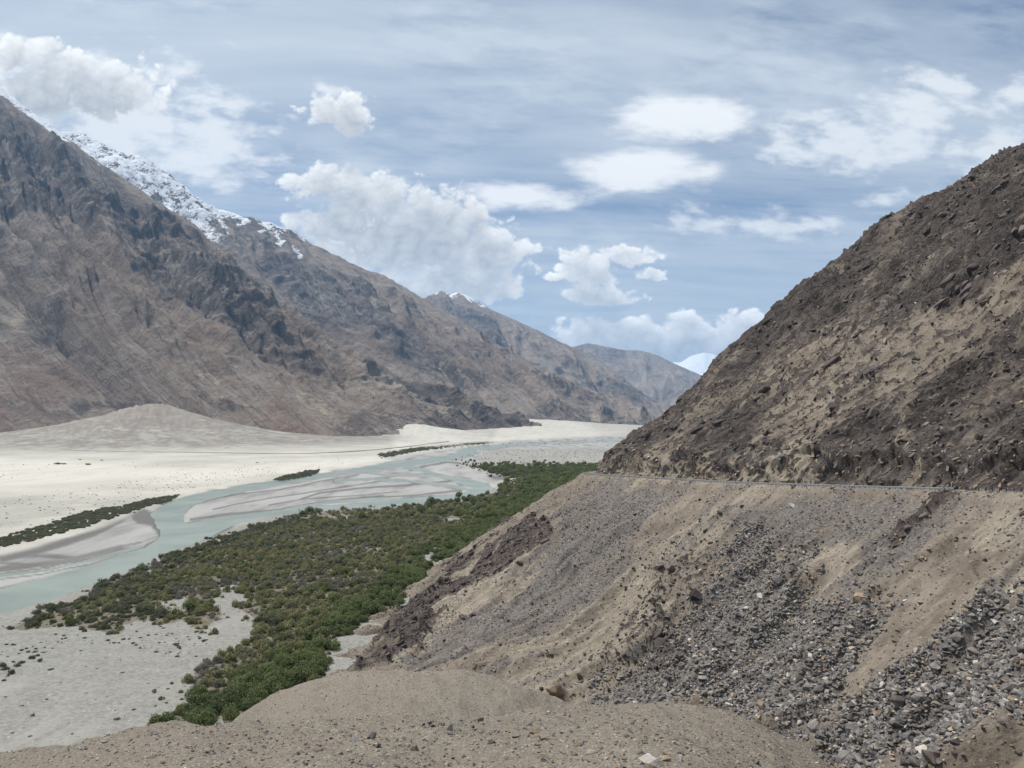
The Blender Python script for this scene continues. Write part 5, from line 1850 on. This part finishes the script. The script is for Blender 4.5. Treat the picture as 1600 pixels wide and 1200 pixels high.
# the big green willow clump at the slope foot: separate trees with trunk and crown
def willows():
    rnd = random.Random(77)
    bmv = []
    crown_mes = [raw_mesh('crown', *crown_arrays(700 + i, 2600, 16, 0.052, 1.05, 0.35)[:2], [ML_GREEN], False) for i in range(3)]
    V, F = [], []
    segs = [((0, 0, -0.1), (0.03, 0.02, 0.42), 0.07, 0.045), ((0.03, 0.02, 0.40), (0.32, 0.12, 0.78), 0.04, 0.015), ((0.03, 0.02, 0.36), (-0.28, 0.20, 0.75), 0.04, 0.015), ((0.02, 0.0, 0.33), (0.0, -0.34, 0.72), 0.04, 0.015), ((0.03, 0.02, 0.42), (0.02, 0.05, 0.9), 0.035, 0.012)]
    for (a, b_, r0, r1) in segs:
        base = len(V)
        for (c, r) in ((a, r0), (b_, r1)):
            for q in range(6):
                an = q * math.pi / 3
                V.append((c[0] + r * math.cos(an), c[1] + r * math.sin(an), c[2]))
        for q in range(6):
            F.append((base + q, base + (q + 1) % 6, base + 6 + (q + 1) % 6, base + 6 + q))
    trunk_me = raw_mesh('trunk', np.array(V), np.array(F), [M_BARK])
    spots = [(372, 1092, 5.2), (395, 1078, 5.6), (420, 1062, 5.8), (446, 1050, 6.0), (470, 1040, 5.4), (488, 1058, 5.0), (462, 1072, 5.6), (432, 1085, 5.4), (404, 1098, 4.8), (448, 1030, 5.0), (425, 1040, 5.2), (398, 1055, 4.8), (500, 1032, 4.2), (492, 1075, 4.0), (478, 1020, 4.0),
             (345, 1118, 4.2), (322, 1130, 4.0), (300, 1138, 3.6), (275, 1142, 3.4), (360, 1128, 3.8), (335, 1105, 3.4), (250, 1148, 3.0), (232, 1150, 2.6), (385, 1115, 3.6)]
    names = ['outermost left', 'left', 'middle']
    for i, (px, py, sz) in enumerate(spots):
        p = floor_pt(px, py)
        root = new_obj('willow_tree', None, None, (p[0], p[1], 0.5), (0, 0, rnd.uniform(0, 6.28)), (sz * 0.95, sz * 0.95, sz * rnd.uniform(0.85, 1.05)))
        new_obj('trunk', trunk_me, root)
        new_obj('crown', crown_mes[i % 3], root)
        if i < 15:
            tag(root, 'bright green willow in the big rounded clump behind the brown mound', 'tree', 'willows of the big clump')
        else:
            tag(root, 'smaller green willow in the row running left behind the front mound', 'tree', 'willows of the low row')


willows()


# ------------------------------------------------------------------ thin dark road across the far plain
def far_road():
    pts = [floor_pt(px, py) for (px, py) in [(-300, 703), (-100, 704.5), (0, 706), (40, 707), (110, 708), (200, 709), (330, 709.5), (400, 710), (470, 710), (560, 706), (640, 699), (700, 692)]]
    P = catmull([(p[0], p[1]) for p in pts], 60)
    V = []
    for i in range(len(P)):
        t = P[min(i + 1, len(P) - 1)] - P[max(i - 1, 0)]
        t = t / np.linalg.norm(t)
        n = np.array([-t[1], t[0]])
        for off, dz in ((7, -1.0), (5, 3.2), (-5, 3.2), (-7, -1.0)):
            q = P[i] + n * off
            V.append((q[0], q[1], dz))
    V = np.array(V)
    # follow the foot of the fan
    for (ax, ay, AY, sl) in FANS:
        a = at(ax, ay, AY)
        zf = a[2] * np.exp(-np.hypot(V[:, 0] - a[0], V[:, 1] - a[1]) / sl)
        V[:, 2] = V[:, 2] + np.maximum(zf - 3, 0)
    me = raw_mesh('far_road', V, grid_faces(len(P), 4), M_ROAD)
    o = new_obj('far_road', me)
    tag(o, 'thin dark road line crossing the pale plain below the far mountain', 'road', kind='structure')


far_road()


# ------------------------------------------------------------------ the air
def haze():
    m = bpy.data.materials.new('haze_air')
    m.use_nodes = True
    nt = m.node_tree
    nt.nodes.clear()
    out = nt.nodes.new('ShaderNodeOutputMaterial')
    pv = nt.nodes.new('ShaderNodeVolumePrincipled')
    pv.inputs['Color'].default_value = (0.34, 0.60, 0.94, 1)
    pv.inputs['Density'].default_value = 2.3e-5
    pv.inputs['Density Attribute'].default_value = ''
    pv.inputs['Anisotropy'].default_value = 0.2
    nt.links.new(pv.outputs[0], out.inputs['Volume'])
    m.cycles.homogeneous_volume = True
    x0, x1, y0, y1, z0, z1 = -30000, 30000, -3000, 47000, -7.5, 3900
    V = [(x0, y0, z0), (x1, y0, z0), (x1, y1, z0), (x0, y1, z0), (x0, y0, z1), (x1, y0, z1), (x1, y1, z1), (x0, y1, z1)]
    F = [(0, 3, 2, 1), (4, 5, 6, 7), (0, 1, 5, 4), (1, 2, 6, 5), (2, 3, 7, 6), (3, 0, 4, 7)]
    me = raw_mesh('haze', V, F, m, False)
    o = new_obj('haze', me)
    tag(o, 'thin blue haze filling the valley air', 'haze', kind='stuff')


haze()
